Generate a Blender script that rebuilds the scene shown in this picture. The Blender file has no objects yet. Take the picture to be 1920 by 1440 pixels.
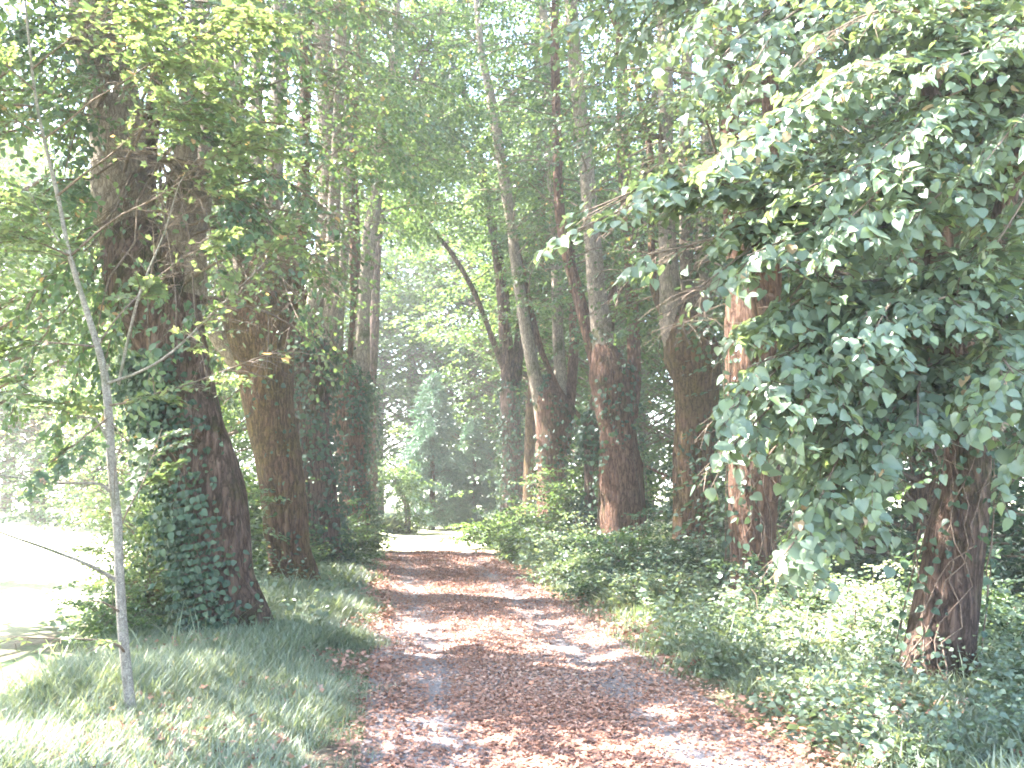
import bpy, math
import numpy as np
from mathutils import Vector, noise as mnoise

# ------------------------------------------------------------------ camera, sky, sun, exposure
sc = bpy.context.scene
COL = sc.collection
FPX, PITCH, EYE = 1700.0, math.atan(185 / 1700.0), 1.6
cam_d = bpy.data.cameras.new("camera")
cam = bpy.data.objects.new("camera", cam_d)
COL.objects.link(cam)
cam_d.sensor_width = 36.0
cam_d.lens = 36.0 * FPX / 1920.0
cam_d.clip_start = 0.05
cam_d.clip_end = 2000
cam.location = (0, 0, EYE)
cam.rotation_euler = (math.pi / 2 + PITCH, 0, 0)
sc.camera = cam

SUN_EL, SUN_AZ = math.radians(54), math.radians(-74)      # azimuth from +Y, clockwise positive (towards +X)
S = np.array([math.cos(SUN_EL) * math.sin(SUN_AZ), math.cos(SUN_EL) * math.cos(SUN_AZ), math.sin(SUN_EL)])
w = bpy.data.worlds.new("World")
sc.world = w
w.use_nodes = True
nt = w.node_tree
nt.nodes.clear()
sky = nt.nodes.new("ShaderNodeTexSky")
sky.sky_type = 'NISHITA'
sky.sun_disc = False
sky.sun_elevation = SUN_EL
sky.sun_rotation = SUN_AZ
sky.air_density = 1.0
sky.dust_density = 1.5
sky.ozone_density = 1.0
bg = nt.nodes.new("ShaderNodeBackground")
bg.inputs[1].default_value = 0.15
wo = nt.nodes.new("ShaderNodeOutputWorld")
nt.links.new(sky.outputs[0], bg.inputs[0])
nt.links.new(bg.outputs[0], wo.inputs[0])
sun_d = bpy.data.lights.new("sun", 'SUN')
sun_d.energy = 5.0
sun_d.angle = math.radians(0.53)
sun_d.color = (1.0, 0.955, 0.91)
sun = bpy.data.objects.new("sun", sun_d)
COL.objects.link(sun)
sun.rotation_euler = Vector(S).to_track_quat('Z', 'Y').to_euler()

sc.view_settings.view_transform = 'Standard'
sc.view_settings.look = 'None'
sc.view_settings.exposure = 3.75
sc.view_settings.gamma = 1.0
sc.render.engine = 'CYCLES'
cy = sc.cycles
cy.max_bounces = 7
cy.diffuse_bounces = 4
cy.glossy_bounces = 2
cy.transmission_bounces = 4
cy.transparent_max_bounces = 4
cy.volume_bounces = 1
cy.caustics_reflective = False
cy.caustics_refractive = False
cy.sample_clamp_indirect = 6
cy.use_adaptive_sampling = True
cy.adaptive_threshold = 0.02
cy.use_denoising = True
try:
    cy.denoiser = 'OPENIMAGEDENOISE'
    cy.denoising_input_passes = 'RGB_ALBEDO_NORMAL'
except Exception:
    pass
cy.filter_width = 1.8
RNG = np.random.default_rng(11)


def P(px, py, Y):
    """photo pixel at depth Y -> world point"""
    xc, yc = (px - 960) / FPX, (720 - py) / FPX
    y = math.cos(PITCH) - yc * math.sin(PITCH)
    z = math.sin(PITCH) + yc * math.cos(PITCH)
    s = Y / y
    return np.array([xc * s, Y, EYE + z * s])


def G(px, py):
    xc, yc = (px - 960) / FPX, (720 - py) / FPX
    y = math.cos(PITCH) - yc * math.sin(PITCH)
    z = math.sin(PITCH) + yc * math.cos(PITCH)
    s = -EYE / z
    return np.array([xc * s, y * s, 0.0])


def path_c(y):
    return 0.45 - 0.137 * (np.clip(y, -12, 23) - 5.1)


def hash_noise(x, y, sc_=1.0, seed=0):
    """smooth 2-D value noise in numpy, 0..1"""
    x = np.asarray(x, float) * sc_ + 100.0 + seed * 7.3
    y = np.asarray(y, float) * sc_ + 100.0 + seed * 3.1
    xi, yi = np.floor(x), np.floor(y)
    fx, fy = x - xi, y - yi
    fx, fy = fx * fx * (3 - 2 * fx), fy * fy * (3 - 2 * fy)

    def h(a, b):
        v = np.sin(a * 127.1 + b * 311.7 + seed * 17.0) * 43758.5453
        return v - np.floor(v)
    return (h(xi, yi) * (1 - fx) + h(xi + 1, yi) * fx) * (1 - fy) + (h(xi, yi + 1) * (1 - fx) + h(xi + 1, yi + 1) * fx) * fy


def ground_z(x, y):
    u = np.abs(np.asarray(x) - path_c(np.asarray(y)))
    bank = 0.13 * np.clip((u - 1.25) / 1.3, 0, 1)
    return bank + 0.09 * (hash_noise(x, y, 0.5, 1) - 0.5) * np.clip((u - 1.0) / 1.0, 0, 1) - 0.02 * np.exp(-((u - 0.68) / 0.22) ** 2)


# ------------------------------------------------------------------ materials
def new_mat(name):
    m = bpy.data.materials.new(name)
    m.use_nodes = True
    m.node_tree.nodes.clear()
    return m, m.node_tree


def N(t, kind, **kw):
    n = t.nodes.new(kind)
    for k, v in kw.items():
        if k.startswith('i_'):
            n.inputs[k[2:].replace('_', ' ')].default_value = v
        else:
            setattr(n, k, v)
    return n


def ramp(t, stops):
    r = t.nodes.new("ShaderNodeValToRGB")
    e = r.color_ramp.elements
    while len(e) > 1:
        e.remove(e[-1])
    e[0].position = stops[0][0]
    e[0].color = (*stops[0][1], 1)
    for p, c in stops[1:]:
        q = e.new(p)
        q.color = (*c, 1)
    return r


def soften(c, k=.37, g=1.1):
    m = (c[0] + c[1] + c[2]) / 3 * 1.05
    return tuple((a * (1 - k) + m * k) * g for a in c)


def leaf_mat(name, stops, trans=0.42, rough=0.42, tint=(1.6, 1.55, 0.7), spec=0.5):
    stops = [(p, soften(c)) for p, c in stops]
    m, t = new_mat(name)
    at = N(t, "ShaderNodeAttribute", attribute_name="rnd")
    r = ramp(t, stops)
    t.links.new(at.outputs['Fac'], r.inputs[0])
    b = N(t, "ShaderNodeBsdfPrincipled")
    b.inputs['Roughness'].default_value = rough
    b.inputs['Specular IOR Level'].default_value = spec
    t.links.new(r.outputs[0], b.inputs['Base Color'])
    mul = N(t, "ShaderNodeMix", data_type='RGBA', blend_type='MULTIPLY')
    mul.inputs[0].default_value = 1
    mul.inputs[7].default_value = (*tint, 1)
    t.links.new(r.outputs[0], mul.inputs[6])
    tr = N(t, "ShaderNodeBsdfTranslucent")
    t.links.new(mul.outputs[2], tr.inputs[0])
    mx = N(t, "ShaderNodeMixShader")
    mx.inputs[0].default_value = trans
    t.links.new(b.outputs[0], mx.inputs[1])
    t.links.new(tr.outputs[0], mx.inputs[2])
    o = N(t, "ShaderNodeOutputMaterial")
    t.links.new(mx.outputs[0], o.inputs[0])
    return m


def bark_mat(name, dark, light, moss, moss_amt=0.5, zs=0.22, scale=9.0, bump=0.9):
    m, t = new_mat(name)
    tc = N(t, "ShaderNodeTexCoord")
    mp = N(t, "ShaderNodeMapping")
    mp.inputs['Scale'].default_value = (1, 1, zs)
    t.links.new(tc.outputs['Object'], mp.inputs[0])
    n1 = N(t, "ShaderNodeTexNoise", i_Scale=scale * 2.2, i_Detail=8.0, i_Roughness=0.65, i_Distortion=0.6)
    t.links.new(mp.outputs[0], n1.inputs['Vector'])
    v = N(t, "ShaderNodeTexVoronoi", feature='DISTANCE_TO_EDGE', i_Scale=scale * 1.7)
    wn = N(t, "ShaderNodeMix", data_type='RGBA')
    wn.inputs[0].default_value = 0.12
    t.links.new(mp.outputs[0], wn.inputs[6])
    t.links.new(n1.outputs['Color'], wn.inputs[7])
    t.links.new(wn.outputs[2], v.inputs['Vector'])
    r = ramp(t, [(0.3, dark), (0.55, tuple((a + b) / 2 for a, b in zip(dark, light))), (0.75, light)])
    t.links.new(n1.outputs['Fac'], r.inputs[0])
    n2 = N(t, "ShaderNodeTexNoise", i_Scale=1.7, i_Detail=6.0, i_Roughness=0.7)
    t.links.new(tc.outputs['Object'], n2.inputs['Vector'])
    mr = ramp(t, [(0.62 - 0.25 * moss_amt, (0, 0, 0)), (0.75 - 0.2 * moss_amt, (1, 1, 1))])
    t.links.new(n2.outputs['Fac'], mr.inputs[0])
    mx = N(t, "ShaderNodeMix", data_type='RGBA')
    t.links.new(mr.outputs[0], mx.inputs[0])
    t.links.new(r.outputs[0], mx.inputs[6])
    n3 = N(t, "ShaderNodeTexNoise", i_Scale=40.0, i_Detail=4.0)
    t.links.new(tc.outputs['Object'], n3.inputs['Vector'])
    mossr = ramp(t, [(0.3, tuple(c * 0.55 for c in moss)), (0.7, moss)])
    t.links.new(n3.outputs['Fac'], mossr.inputs[0])
    t.links.new(mossr.outputs[0], mx.inputs[7])
    b = N(t, "ShaderNodeBsdfPrincipled")
    b.inputs['Roughness'].default_value = 0.9
    b.inputs['Specular IOR Level'].default_value = 0.2
    crk = ramp(t, [(.0, (.35, .33, .32)), (.14, (1, 1, 1))])
    t.links.new(v.outputs['Distance'], crk.inputs[0])
    cm = N(t, "ShaderNodeMix", data_type='RGBA', blend_type='MULTIPLY')
    cm.inputs[0].default_value = .85
    t.links.new(mx.outputs[2], cm.inputs[6])
    t.links.new(crk.outputs[0], cm.inputs[7])
    t.links.new(cm.outputs[2], b.inputs['Base Color'])
    ad = N(t, "ShaderNodeMath", operation='MULTIPLY_ADD')
    vr = N(t, "ShaderNodeMath", operation='MINIMUM')
    vr.inputs[1].default_value = 0.25
    t.links.new(v.outputs['Distance'], vr.inputs[0])
    t.links.new(vr.outputs[0], ad.inputs[0])
    ad.inputs[1].default_value = 2.4
    t.links.new(n1.outputs['Fac'], ad.inputs[2])
    bp = N(t, "ShaderNodeBump")
    bp.inputs['Strength'].default_value = bump
    bp.inputs['Distance'].default_value = 0.11
    t.links.new(ad.outputs[0], bp.inputs['Height'])
    t.links.new(bp.outputs[0], b.inputs['Normal'])
    o = N(t, "ShaderNodeOutputMaterial")
    t.links.new(b.outputs[0], o.inputs[0])
    return m


LIME = leaf_mat("lime leaves", [(0, (.035, .085, .03)), (.45, (.055, .125, .045)), (.8, (.085, .16, .045)), (.955, (.12, .20, .05)), (.985, (.32, .17, .06))], .4, .38)
LIMEBLUE = leaf_mat("lime leaves cool", [(0, (.07, .13, .075)), (.5, (.115, .18, .10)), (.9, (.145, .215, .105)), (.965, (.14, .22, .05)), (.992, (.32, .19, .07))], .36, .36)
YOUNG = leaf_mat("young maple leaves", [(0, (.07, .125, .05)), (.5, (.10, .17, .07)), (.9, (.14, .20, .08)), (.975, (.17, .20, .09)), (.99, (.36, .19, .11))], .45, .5)
MID = leaf_mat("mid leaves", [(0, (.04, .09, .03)), (.5, (.065, .135, .04)), (1, (.11, .19, .05))], .48, .5)
DARKG = leaf_mat("dark leaves", [(0, (.03, .07, .035)), (.6, (.045, .10, .045)), (1, (.075, .14, .05))], .35, .4)
GLAREWEED = leaf_mat("sun glare painted leaves", [(0, (.16, .23, .13)), (.5, (.27, .33, .22)), (1, (.46, .47, .41))], .34, .4)  # weed leaves lightened: glare of the right verge sun patch put into their colour
IVY = leaf_mat("ivy leaves", [(0, (.022, .055, .03)), (.6, (.035, .085, .04)), (1, (.07, .13, .05))], .22, .5, spec=.3)
NEEDLE = leaf_mat("needles", [(0, (.06, .12, .085)), (.6, (.085, .16, .115)), (1, (.12, .20, .13))], .25, .5, (1.1, 1.5, .9))
WEED = leaf_mat("weed leaves", [(0, (.06, .11, .06)), (.5, (.11, .18, .10)), (.9, (.19, .26, .16)), (.98, (.25, .2, .09))], .34, .36)
GRASS = leaf_mat("grass blades", [(0, (.10, .145, .08)), (.6, (.16, .215, .12)), (.85, (.22, .27, .16)), (1, (.36, .32, .19))], .35, .5)
_soft = soften


def soften(c, k=0, g=1):
    return c


LITTER = leaf_mat("fallen leaves", [(0, (.14, .07, .05)), (.35, (.27, .135, .09)), (.7, (.38, .215, .155)), (1, (.47, .35, .29))], .12, .7, (1.2, .9, .6), .3)
soften = _soft
BARK = bark_mat("bark brown", (.07, .044, .034), (.27, .175, .13), (.075, .075, .022), .45)
BARKMOSS = bark_mat("bark mossy", (.085, .048, .03), (.28, .16, .095), (.19, .13, .05), .75)
BARKRED = bark_mat("bark reddish", (.095, .05, .034), (.34, .19, .125), (.11, .10, .04), .3)
BARKPALE = bark_mat("bark pale limb", (.18, .14, .105), (.46, .38, .30), (.12, .13, .05), .35, .3, 14, .6)
BARKSAP = bark_mat("bark sapling", (.17, .15, .125), (.46, .42, .36), (.2, .21, .13), .45, .9, 22, .5)
TWIG = bark_mat("twig", (.11, .08, .06), (.25, .19, .14), (.12, .1, .05), .2, .5, 20, .3)
VINE = bark_mat("vine stem", (.12, .08, .06), (.27, .2, .15), (.2, .17, .1), .2, .5, 20, .3)


# ------------------------------------------------------------------ mesh buffer
class Buf:
    def __init__(s):
        s.v, s.r, s.l, s.c, s.n = [], [], [], [], 0

    def add(s, V, loops, counts, rnd=None):
        V = np.asarray(V, np.float32)
        s.v.append(V)
        s.r.append(np.zeros(len(V), np.float32) if rnd is None else np.asarray(rnd, np.float32))
        s.l.append(np.asarray(loops, np.int32) + s.n)
        s.c.append(np.asarray(counts, np.int32))
        s.n += len(V)

    def build(s, name, mat, parent=None, smooth=False, origin=None, rnd=True):
        V = np.concatenate(s.v)
        if origin is not None:
            V = V - np.asarray(origin, np.float32)
        L, C = np.concatenate(s.l), np.concatenate(s.c)
        me = bpy.data.meshes.new(name)
        me.vertices.add(len(V))
        me.vertices.foreach_set("co", V.ravel())
        me.loops.add(len(L))
        me.loops.foreach_set("vertex_index", L)
        me.polygons.add(len(C))
        st = np.concatenate([[0], np.cumsum(C)[:-1]]).astype(np.int32)
        me.polygons.foreach_set("loop_start", st)
        if smooth:
            me.polygons.foreach_set("use_smooth", np.ones(len(C), bool))
        me.update(calc_edges=True)
        if rnd:
            a = me.attributes.new("rnd", 'FLOAT', 'POINT')
            a.data.foreach_set("value", np.concatenate(s.r))
        me.materials.append(mat)
        o = bpy.data.objects.new(name, me)
        COL.objects.link(o)
        if parent is not None:
            o.parent = parent
        return o


def norm(a):
    a = np.asarray(a, float)
    return a / (np.linalg.norm(a, axis=-1, keepdims=True) + 1e-9)


def resample(pts, vals, step):
    pts = np.asarray(pts, float)
    vals = np.asarray(vals, float)
    if len(pts) == 2:
        pts = np.array([pts[0], (pts[0] + pts[1]) / 2, pts[1]])
        vals = np.array([vals[0], vals.mean(), vals[1]])
    E = np.vstack([2 * pts[0] - pts[1], pts, 2 * pts[-1] - pts[-2]])
    F = np.concatenate([[vals[0]], vals, [vals[-1]]])
    op, ov = [], []
    for i in range(1, len(E) - 2):
        n = max(1, int(round(np.linalg.norm(E[i + 1] - E[i]) / step)))
        for k in range(n):
            t = k / n
            a = [-.5 * t ** 3 + t * t - .5 * t, 1.5 * t ** 3 - 2.5 * t * t + 1, -1.5 * t ** 3 + 2 * t * t + .5 * t, .5 * t ** 3 - .5 * t * t]
            op.append(sum(a[j] * E[i - 1 + j] for j in range(4)))
            ov.append(F[i] * (1 - t) + F[i + 1] * t)
    op.append(pts[-1])
    ov.append(vals[-1])
    return np.array(op), np.array(ov)


def frames(pts):
    T = norm(np.gradient(pts, axis=0))
    A = np.zeros_like(T)
    ref = np.array([1.0, 0, 0]) if abs(T[0][0]) < 0.8 else np.array([0, 1.0, 0])
    a = norm(ref - T[0] * (ref @ T[0]))
    for i in range(len(T)):
        a = norm(a - T[i] * (a @ T[i]))
        A[i] = a
    return T, A, np.cross(T, A)


def tube(buf, pts, rad, seg=6, step=0.25, rough=0.0, seed=0, lobes=0.0, cap=True):
    p, r = resample(pts, rad, step)
    T, A, B = frames(p)
    th = np.arange(seg) * 2 * math.pi / seg
    d = A[:, None, :] * np.cos(th)[None, :, None] + B[:, None, :] * np.sin(th)[None, :, None]
    rr = np.repeat(r[:, None], seg, 1)
    if rough > 0:
        q = p[:, None, :] + d * rr[:, :, None]
        f = np.empty(rr.shape)
        for i in range(rr.shape[0]):
            for j in range(seg):
                x, y, z = q[i, j]
                f[i, j] = mnoise.noise((x * 2.2 + seed, y * 2.2, z * 0.8)) * 0.9 + mnoise.noise((x * 6 + seed, y * 6, z * 1.5)) * 0.5 + mnoise.noise((x * 17, y * 17 + seed, z * 5)) * 0.28
        rr = rr * (1 + rough * f + lobes * (np.sin(3 * th + seed)[None, :] * .6 + np.sin(5 * th + seed * 2)[None, :] * .5))
    V = (p[:, None, :] + d * rr[:, :, None]).reshape(-1, 3)
    n = len(p)
    i = np.arange(n - 1)[:, None] * seg
    j = np.arange(seg)[None, :]
    k = (j + 1) % seg
    F = np.stack([i + j, i + k, i + seg + k, i + seg + j], -1).reshape(-1)
    C = np.full((n - 1) * seg, 4)
    if cap:
        F = np.concatenate([F, (n - 1) * seg + np.arange(seg)])
        C = np.append(C, seg)
    buf.add(V, F, C)
    return p, r, T, A, B


# ------------------------------------------------------------------ leaves
def template(kind):
    if kind == 'heart':
        h = [(.0, .0), (.22, -.07), (.44, .10), (.50, .36), (.38, .66), (.16, .92), (.0, 1.08)]
        V = [(0, 0, 0), (0, .5, .0), (0, 1.08, -.14)]
        R = [(x, y, .20 * x - .14 * max(0, y - .5) ** 2 * 4) for x, y in h[1:-1]]
        Lf = [(-x, y, z) for x, y, z in R]
        V = np.array(V + R + Lf)
        F = [[0, 3, 4, 5, 1], [1, 5, 6, 7, 2], [0, 1, 10, 9, 8], [1, 2, 12, 11, 10]]
    elif kind == 'maple':
        out = [(0, 0), (.28, -.02), (.58, .12), (.36, .28), (.66, .62), (.28, .60), (.0, 1.05)]
        V = [(0, 0, 0), (0, .4, -.03), (0, 1.05, -.12)]
        R = [(x, y, .14 * x) for x, y in out[1:-1]]
        Lf = [(-x, y, z) for x, y, z in R]
        V = np.array(V + R + Lf)
        F = [[0, 3, 4, 5, 1], [1, 5, 6, 7, 2], [0, 1, 10, 9, 8], [1, 2, 12, 11, 10]]
    elif kind == 'oval':
        V = np.array([(0, 0, 0), (.34, .22, .1), (.36, .62, .08), (0, 1, -.08), (-.36, .62, .08), (-.34, .22, .1)])
        F = [[0, 1, 2, 3], [0, 3, 4, 5]]
    elif kind == 'blade':
        V = np.array([(-.04, 0, 0), (.04, 0, 0), (.03, .55, .08), (-.03, .55, .08), (0, 1, .34)])
        F = [[0, 1, 2, 3], [3, 2, 4]]
    elif kind == 'needle':
        V = np.array([(-.05, 0, 0), (.05, 0, 0), (.04, 1, -.1), (-.04, 1, -.1)])
        F = [[0, 1, 2, 3]]
    else:
        V = np.array([(0, 0, 0), (.42, .45, .12), (0, 1, -.05), (-.42, .45, .12)])
        F = [[0, 1, 2], [0, 2, 3]]
    return V, np.concatenate([np.array(f) for f in F]), np.array([len(f) for f in F])


TPL = {k: template(k) for k in ('heart', 'maple', 'oval', 'blade', 'needle', 'simple')}


def put(buf, kind, pos, R, size, rnd=None):
    V, L, C = TPL[kind]
    n, k = len(pos), len(V)
    if n == 0:
        return
    if kind in ('heart', 'maple', 'oval'):
        R = R.copy()
        R[:, :, 0] *= RNG.uniform(.72, 1.12, n)[:, None]
        R[:, :, 2] *= RNG.uniform(-.3, 2.6, n)[:, None]
    W = pos[:, None, :] + np.einsum('nij,kj->nki', R, V) * np.asarray(size)[:, None, None]
    if rnd is None:
        rnd = RNG.random(n)
    LL = (L[None, :] + (np.arange(n) * k)[:, None]).ravel()
    buf.add(W.reshape(-1, 3), LL, np.tile(C, n), np.repeat(rnd, k))


def basis(y, up):
    """rows of directions -> rotation matrices whose Y column is y and Z column is near up"""
    y = norm(y)
    x = norm(np.cross(y, up))
    z = np.cross(x, y)
    return np.stack([x, y, z], -1)


def make_spray(rng, length, leaf, side=5, density=1.0, hang=0.5):
    """a leafy twig growing along +Y in a nearly flat fan: leaf positions, frames, sizes"""
    axes = [(np.zeros(3), 0.0, length)]
    for i in range(side):
        t = (i + .7) / (side + .6)
        s = 1 if i % 2 else -1
        axes.append((np.array([0, t * length, 0]), s * math.radians(rng.uniform(35, 60)), length * rng.uniform(.35, .55) * (1.15 - t * .6)))
    pos, yd, sz = [], [], []
    for p0, a, ln in axes:
        n = max(3, int(ln / (leaf * .55) * density))
        for i in range(n):
            t = (i + .6) / n
            if p0[1] == 0 and t < .15:
                continue
            s = 1 if i % 2 else -1
            d = np.array([math.sin(a), math.cos(a), 0])
            p = p0 + d * ln * t
            p[2] = -.28 * (p[1] / length) ** 2 * length - abs(p[0]) * .15 + rng.uniform(-.03, .03)
            b = a + s * math.radians(rng.uniform(30, 75)) * (1 - .6 * (t > .93))
            yv = np.array([math.sin(b), math.cos(b), -hang * rng.uniform(.3, 1.6)])
            pos.append(p)
            yd.append(yv)
            sz.append(leaf * rng.uniform(.65, 1.15) * (1 - .25 * t))
    pos, yd = np.array(pos), np.array(yd)
    up = np.tile([0, 0, 1.0], (len(pos), 1)) + rng.normal(0, .24, (len(pos), 3))
    ax = []
    for p0, a, ln in axes:
        d = np.array([math.sin(a), math.cos(a), 0])
        e = p0 + d * ln
        f = lambda q: np.array([q[0], q[1], -.28 * (q[1] / length) ** 2 * length - abs(q[0]) * .15])
        ax.append((f(p0), f((p0 + e) / 2), f(e)))
    return pos, basis(yd, up), np.array(sz), ax


_rs = np.random.default_rng(5)
SPRAYS = {}


def spray_set(length, leaf, side, density, hang):
    key = (length, leaf, side, density, hang)
    if key not in SPRAYS:
        SPRAYS[key] = [make_spray(_rs, length, leaf, side, density, hang) for _ in range(7)]
    return SPRAYS[key]


# clear tunnels through the leaves along the sun's rays: (point that is lit, radius, slack)
LIT = []


def lit(px, py, r, Y=None, ry=None):
    p = G(px, py) if Y is None else P(px, py, Y)
    LIT.append((p, r + .09, ry or r))


for a in [(1000, 1145, .42), (930, 1150, .2), (835, 1212, .32), (850, 1195, .2), (1120, 1200, .42), (1160, 1238, .34), (1060, 1215, .3),
          (1190, 1190, .3), (720, 1190, .2), (690, 1205, .14), (1235, 1330, .16), (1290, 1345, .12), (1260, 1395, .2), (1190, 1410, .14),
          (800, 1390, .06), (1000, 1075, .4), (930, 1080, .25), (880, 1058, .3), (790, 1065, .3), (760, 1160, .2), (1060, 1165, .25),
          (1440, 1235, .22), (1380, 1310, .2), (800, 1228, .22), (1350, 1180, .16), (1330, 1420, .14)]:
    lit(*a)
for px, py, r in [(1560, 1230, .42), (1620, 1180, .5), (1680, 1210, .35), (1520, 1290, .35), (1620, 1280, .4), (1460, 1250, .3),
                  (1780, 1320, .3), (1700, 1330, .25), (1600, 1330, .25), (1850, 1350, .25), (1470, 1170, .2), (1600, 1230, .6), (1540, 1270, .5), (1680, 1300, .5), (1480, 1310, .3), (1650, 1180, .8), (1580, 1250, .8), (1700, 1260, .6), (1450, 1200, .35), (1760, 1160, .5)]:
    lit(px, py, r, Y=None)
for px, py, Y, r in [(1820, 50, 5.4, .5), (1620, 50, 5.3, .4), (1500, 190, 5.2, .45), (1400, 270, 5.0, .4), (1330, 290, 5.0, .3), (1560, 440, 5.2, .25), (1830, 350, 5.3, .3),
                     (1690, 210, 5.2, .3), (1040, 270, 16, .5), (1080, 1010, 15, .7), (1050, 990, 16, .8), (1130, 1090, 12.5, .5), (960, 930, 24, 2.2),
                     (930, 980, 22, 1.5), (560, 485, 9, .2), (200, 300, 5.4, .15), (80, 150, 5.4, .2), (1420, 740, 5.5, .2), (1440, 1030, 5.3, .2),
                     (1210, 720, 17, .5), (1700, 1080, 9, .8), (1620, 900, 10, .8)]:
    lit(px, py, r, Y)
for p, r in [((-2.2, 24, 0), 2.6), ((-2.4, 21.8, 0), 1.1), ((-4.6, 25.5, 0), 2.2), ((0.2, 26.5, 0), 1.8), ((-4.6, 8.6, 0), 1.2), ((-4.3, 7.2, 0), .9), ((-5.8, 10.5, 0), 1.7), ((-3.6, 6.2, 0), .7), ((-2.75, 31.3, 2.5), 2.4), ((-1.4, 32.4, 1.5), 1.6), ((-4.25, 29, 1.9), 1.3), ((-2.75, 31.3, 4.5), 1.5)]:
    LIT.append((np.array(p, float), r, r))


def sunlit_gaps(pos):
    keep = np.ones(len(pos), bool)
    for p, r, ry in LIT:
        h = pos[:, 2] - p[2]
        k = h / S[2]
        dx = pos[:, 0] - p[0] - S[0] * k
        dy = pos[:, 1] - p[1] - S[1] * k
        if p[2] < .05 and r < .6:
            rr = r * (.1 + .95 * hash_noise(pos[:, 0] - S[0] * k, pos[:, 1] - S[1] * k, 5.0, 77))
        else:
            rr = r
        keep &= ~((dx * dx + dy * dy * (1.5 if r < .6 else 1) < rr * rr) & (h > 0.9))
    return keep


# openings in the hanging foliage through which trunks and limbs show: x0, y0, x1, y1, depth, share of leaves missing
OPEN = [(1120, 700, 1210, 985, 18.5, .7), (1005, 700, 1078, 935, 24, .7), (938, 580, 992, 905, 29, .7), (600, 560, 700, 900, 21.5, .5), (480, 380, 640, 640, 17, .5), (1220, 420, 1345, 720, 15, .88), (1090, 420, 1160, 720, 18.5, .85), (1000, 600, 1075, 760, 24, .8), (430, 480, 560, 700, 13.6, .85), (1685, 830, 1865, 1310, 6.9, .93), (1362, 880, 1462, 1150, 11, .93), (1255, 690, 1345, 1000, 15, .85), (355, 730, 480, 1200, 9.1, .95),
        (455, 650, 585, 1110, 13.6, .9), (295, 270, 400, 560, 9.1, .97), (175, 280, 300, 520, 9.1, .95), (180, 120, 300, 280, 9.1, .75), (130, 0, 240, 120, 9.1, .7), (300, 560, 420, 740, 9.1, .7),
        (1080, 290, 1150, 700, 18.5, .7), (1235, 480, 1300, 700, 15, .7), (1235, 0, 1262, 250, 15, .7), (1120, 700, 1210, 960, 18.5, .8),
        (500, 60, 720, 700, 21, .45), (590, 80, 640, 500, 17, .7), (420, 540, 560, 650, 13.6, .75), (1040, 0, 1180, 700, 18, .4), (1290, 470, 1340, 690, 15, .7), (1340, 860, 1480, 1160, 11, .8), (1250, 500, 1345, 700, 15, .6), (930, 260, 1030, 760, 24, .5), (1010, 740, 1075, 930, 24, .7), (605, 480, 700, 900, 21, .6), (700, 900, 900, 1040, 28, .97),
        (745, 700, 900, 1010, 31, .9), (0, 985, 210, 1290, 30, .8), (400, 590, 450, 690, 13, .7)]


def open_windows(W, rng):
    d = W[:, 1] * math.cos(PITCH) + (W[:, 2] - EYE) * math.sin(PITCH)
    up = -W[:, 1] * math.sin(PITCH) + (W[:, 2] - EYE) * math.cos(PITCH)
    px, py = 960 + FPX * W[:, 0] / d, 720 - FPX * up / d
    k = np.ones(len(W), bool)
    q = rng.random(len(W))
    wob = 14 * np.sin(py / 23.0) + 9 * np.sin(py / 9.0)
    for x0, y0, x1, y1, dep, sh in OPEN:
        k &= ~((px + wob > x0) & (px + wob < x1) & (py > y0) & (py < y1) & (W[:, 1] < dep + .3) & (q < sh))
    return k


def put_sprays(leafbuf, kind, P0, D, scale, sset, twigbuf=None, rng=RNG, gaps=True, upn=None):
    """bake many sprays: origins P0, directions D"""
    P0 = np.asarray(P0, float)
    D = norm(D)
    up = np.tile([0, 0, 1.0], (len(P0), 1)) + rng.normal(0, .22, (len(P0), 3)) if upn is None else upn
    R = basis(D, up)
    idx = rng.integers(0, len(sset), len(P0))
    for j, (lp, lr, ls, ax) in enumerate(sset):
        m = np.where(idx == j)[0]
        if len(m) == 0:
            continue
        W = P0[m][:, None, :] + np.einsum('nij,kj->nki', R[m], lp) * scale[m][:, None, None]
        RR = np.einsum('nij,kjl->nkil', R[m], lr)
        W = W.reshape(-1, 3)
        RR = RR.reshape(-1, 3, 3)
        sz = (ls[None, :] * np.ones(len(m))[:, None]).ravel() * rng.uniform(.85, 1.15, len(W))
        tone = np.repeat(rng.normal(0, .10, len(m)), len(lp))
        k = rng.random(len(W)) > .04
        k &= W[:, 2] > 0.03
        if gaps:
            k &= sunlit_gaps(W)
            k &= open_windows(W, rng)
        rn = np.clip(rng.random(len(W)) * .9 + .05 + tone, 0, .955)
        odd = rng.random(len(W)) > .988
        rn[odd] = 1.0
        put(leafbuf, kind, W[k], RR[k], sz[k], rn[k])
        if twigbuf is not None:
            for q in m:
                for (a, b, c) in ax:
                    pts = np.array([a, b, c]) @ R[q].T * scale[q] + P0[q]
                    thin_twig(twigbuf, pts, .0035, .0015)


def thin_twig(buf, pts, r0, r1):
    n = len(pts)
    T = norm(np.gradient(pts, axis=0))
    A = norm(np.cross(T, [.3, .2, .93]))
    B = np.cross(T, A)
    r = np.linspace(r0, r1, n)[:, None]
    ring = np.stack([pts + A * r, pts - A * r * .5 + B * r * .86, pts - A * r * .5 - B * r * .86], 1)
    F = []
    for i in range(n - 1):
        for j in range(3):
            k = (j + 1) % 3
            F += [i * 3 + j, i * 3 + k, i * 3 + 3 + k, i * 3 + 3 + j]
    buf.add(ring.reshape(-1, 3), F, np.full((n - 1) * 3, 4))


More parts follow.
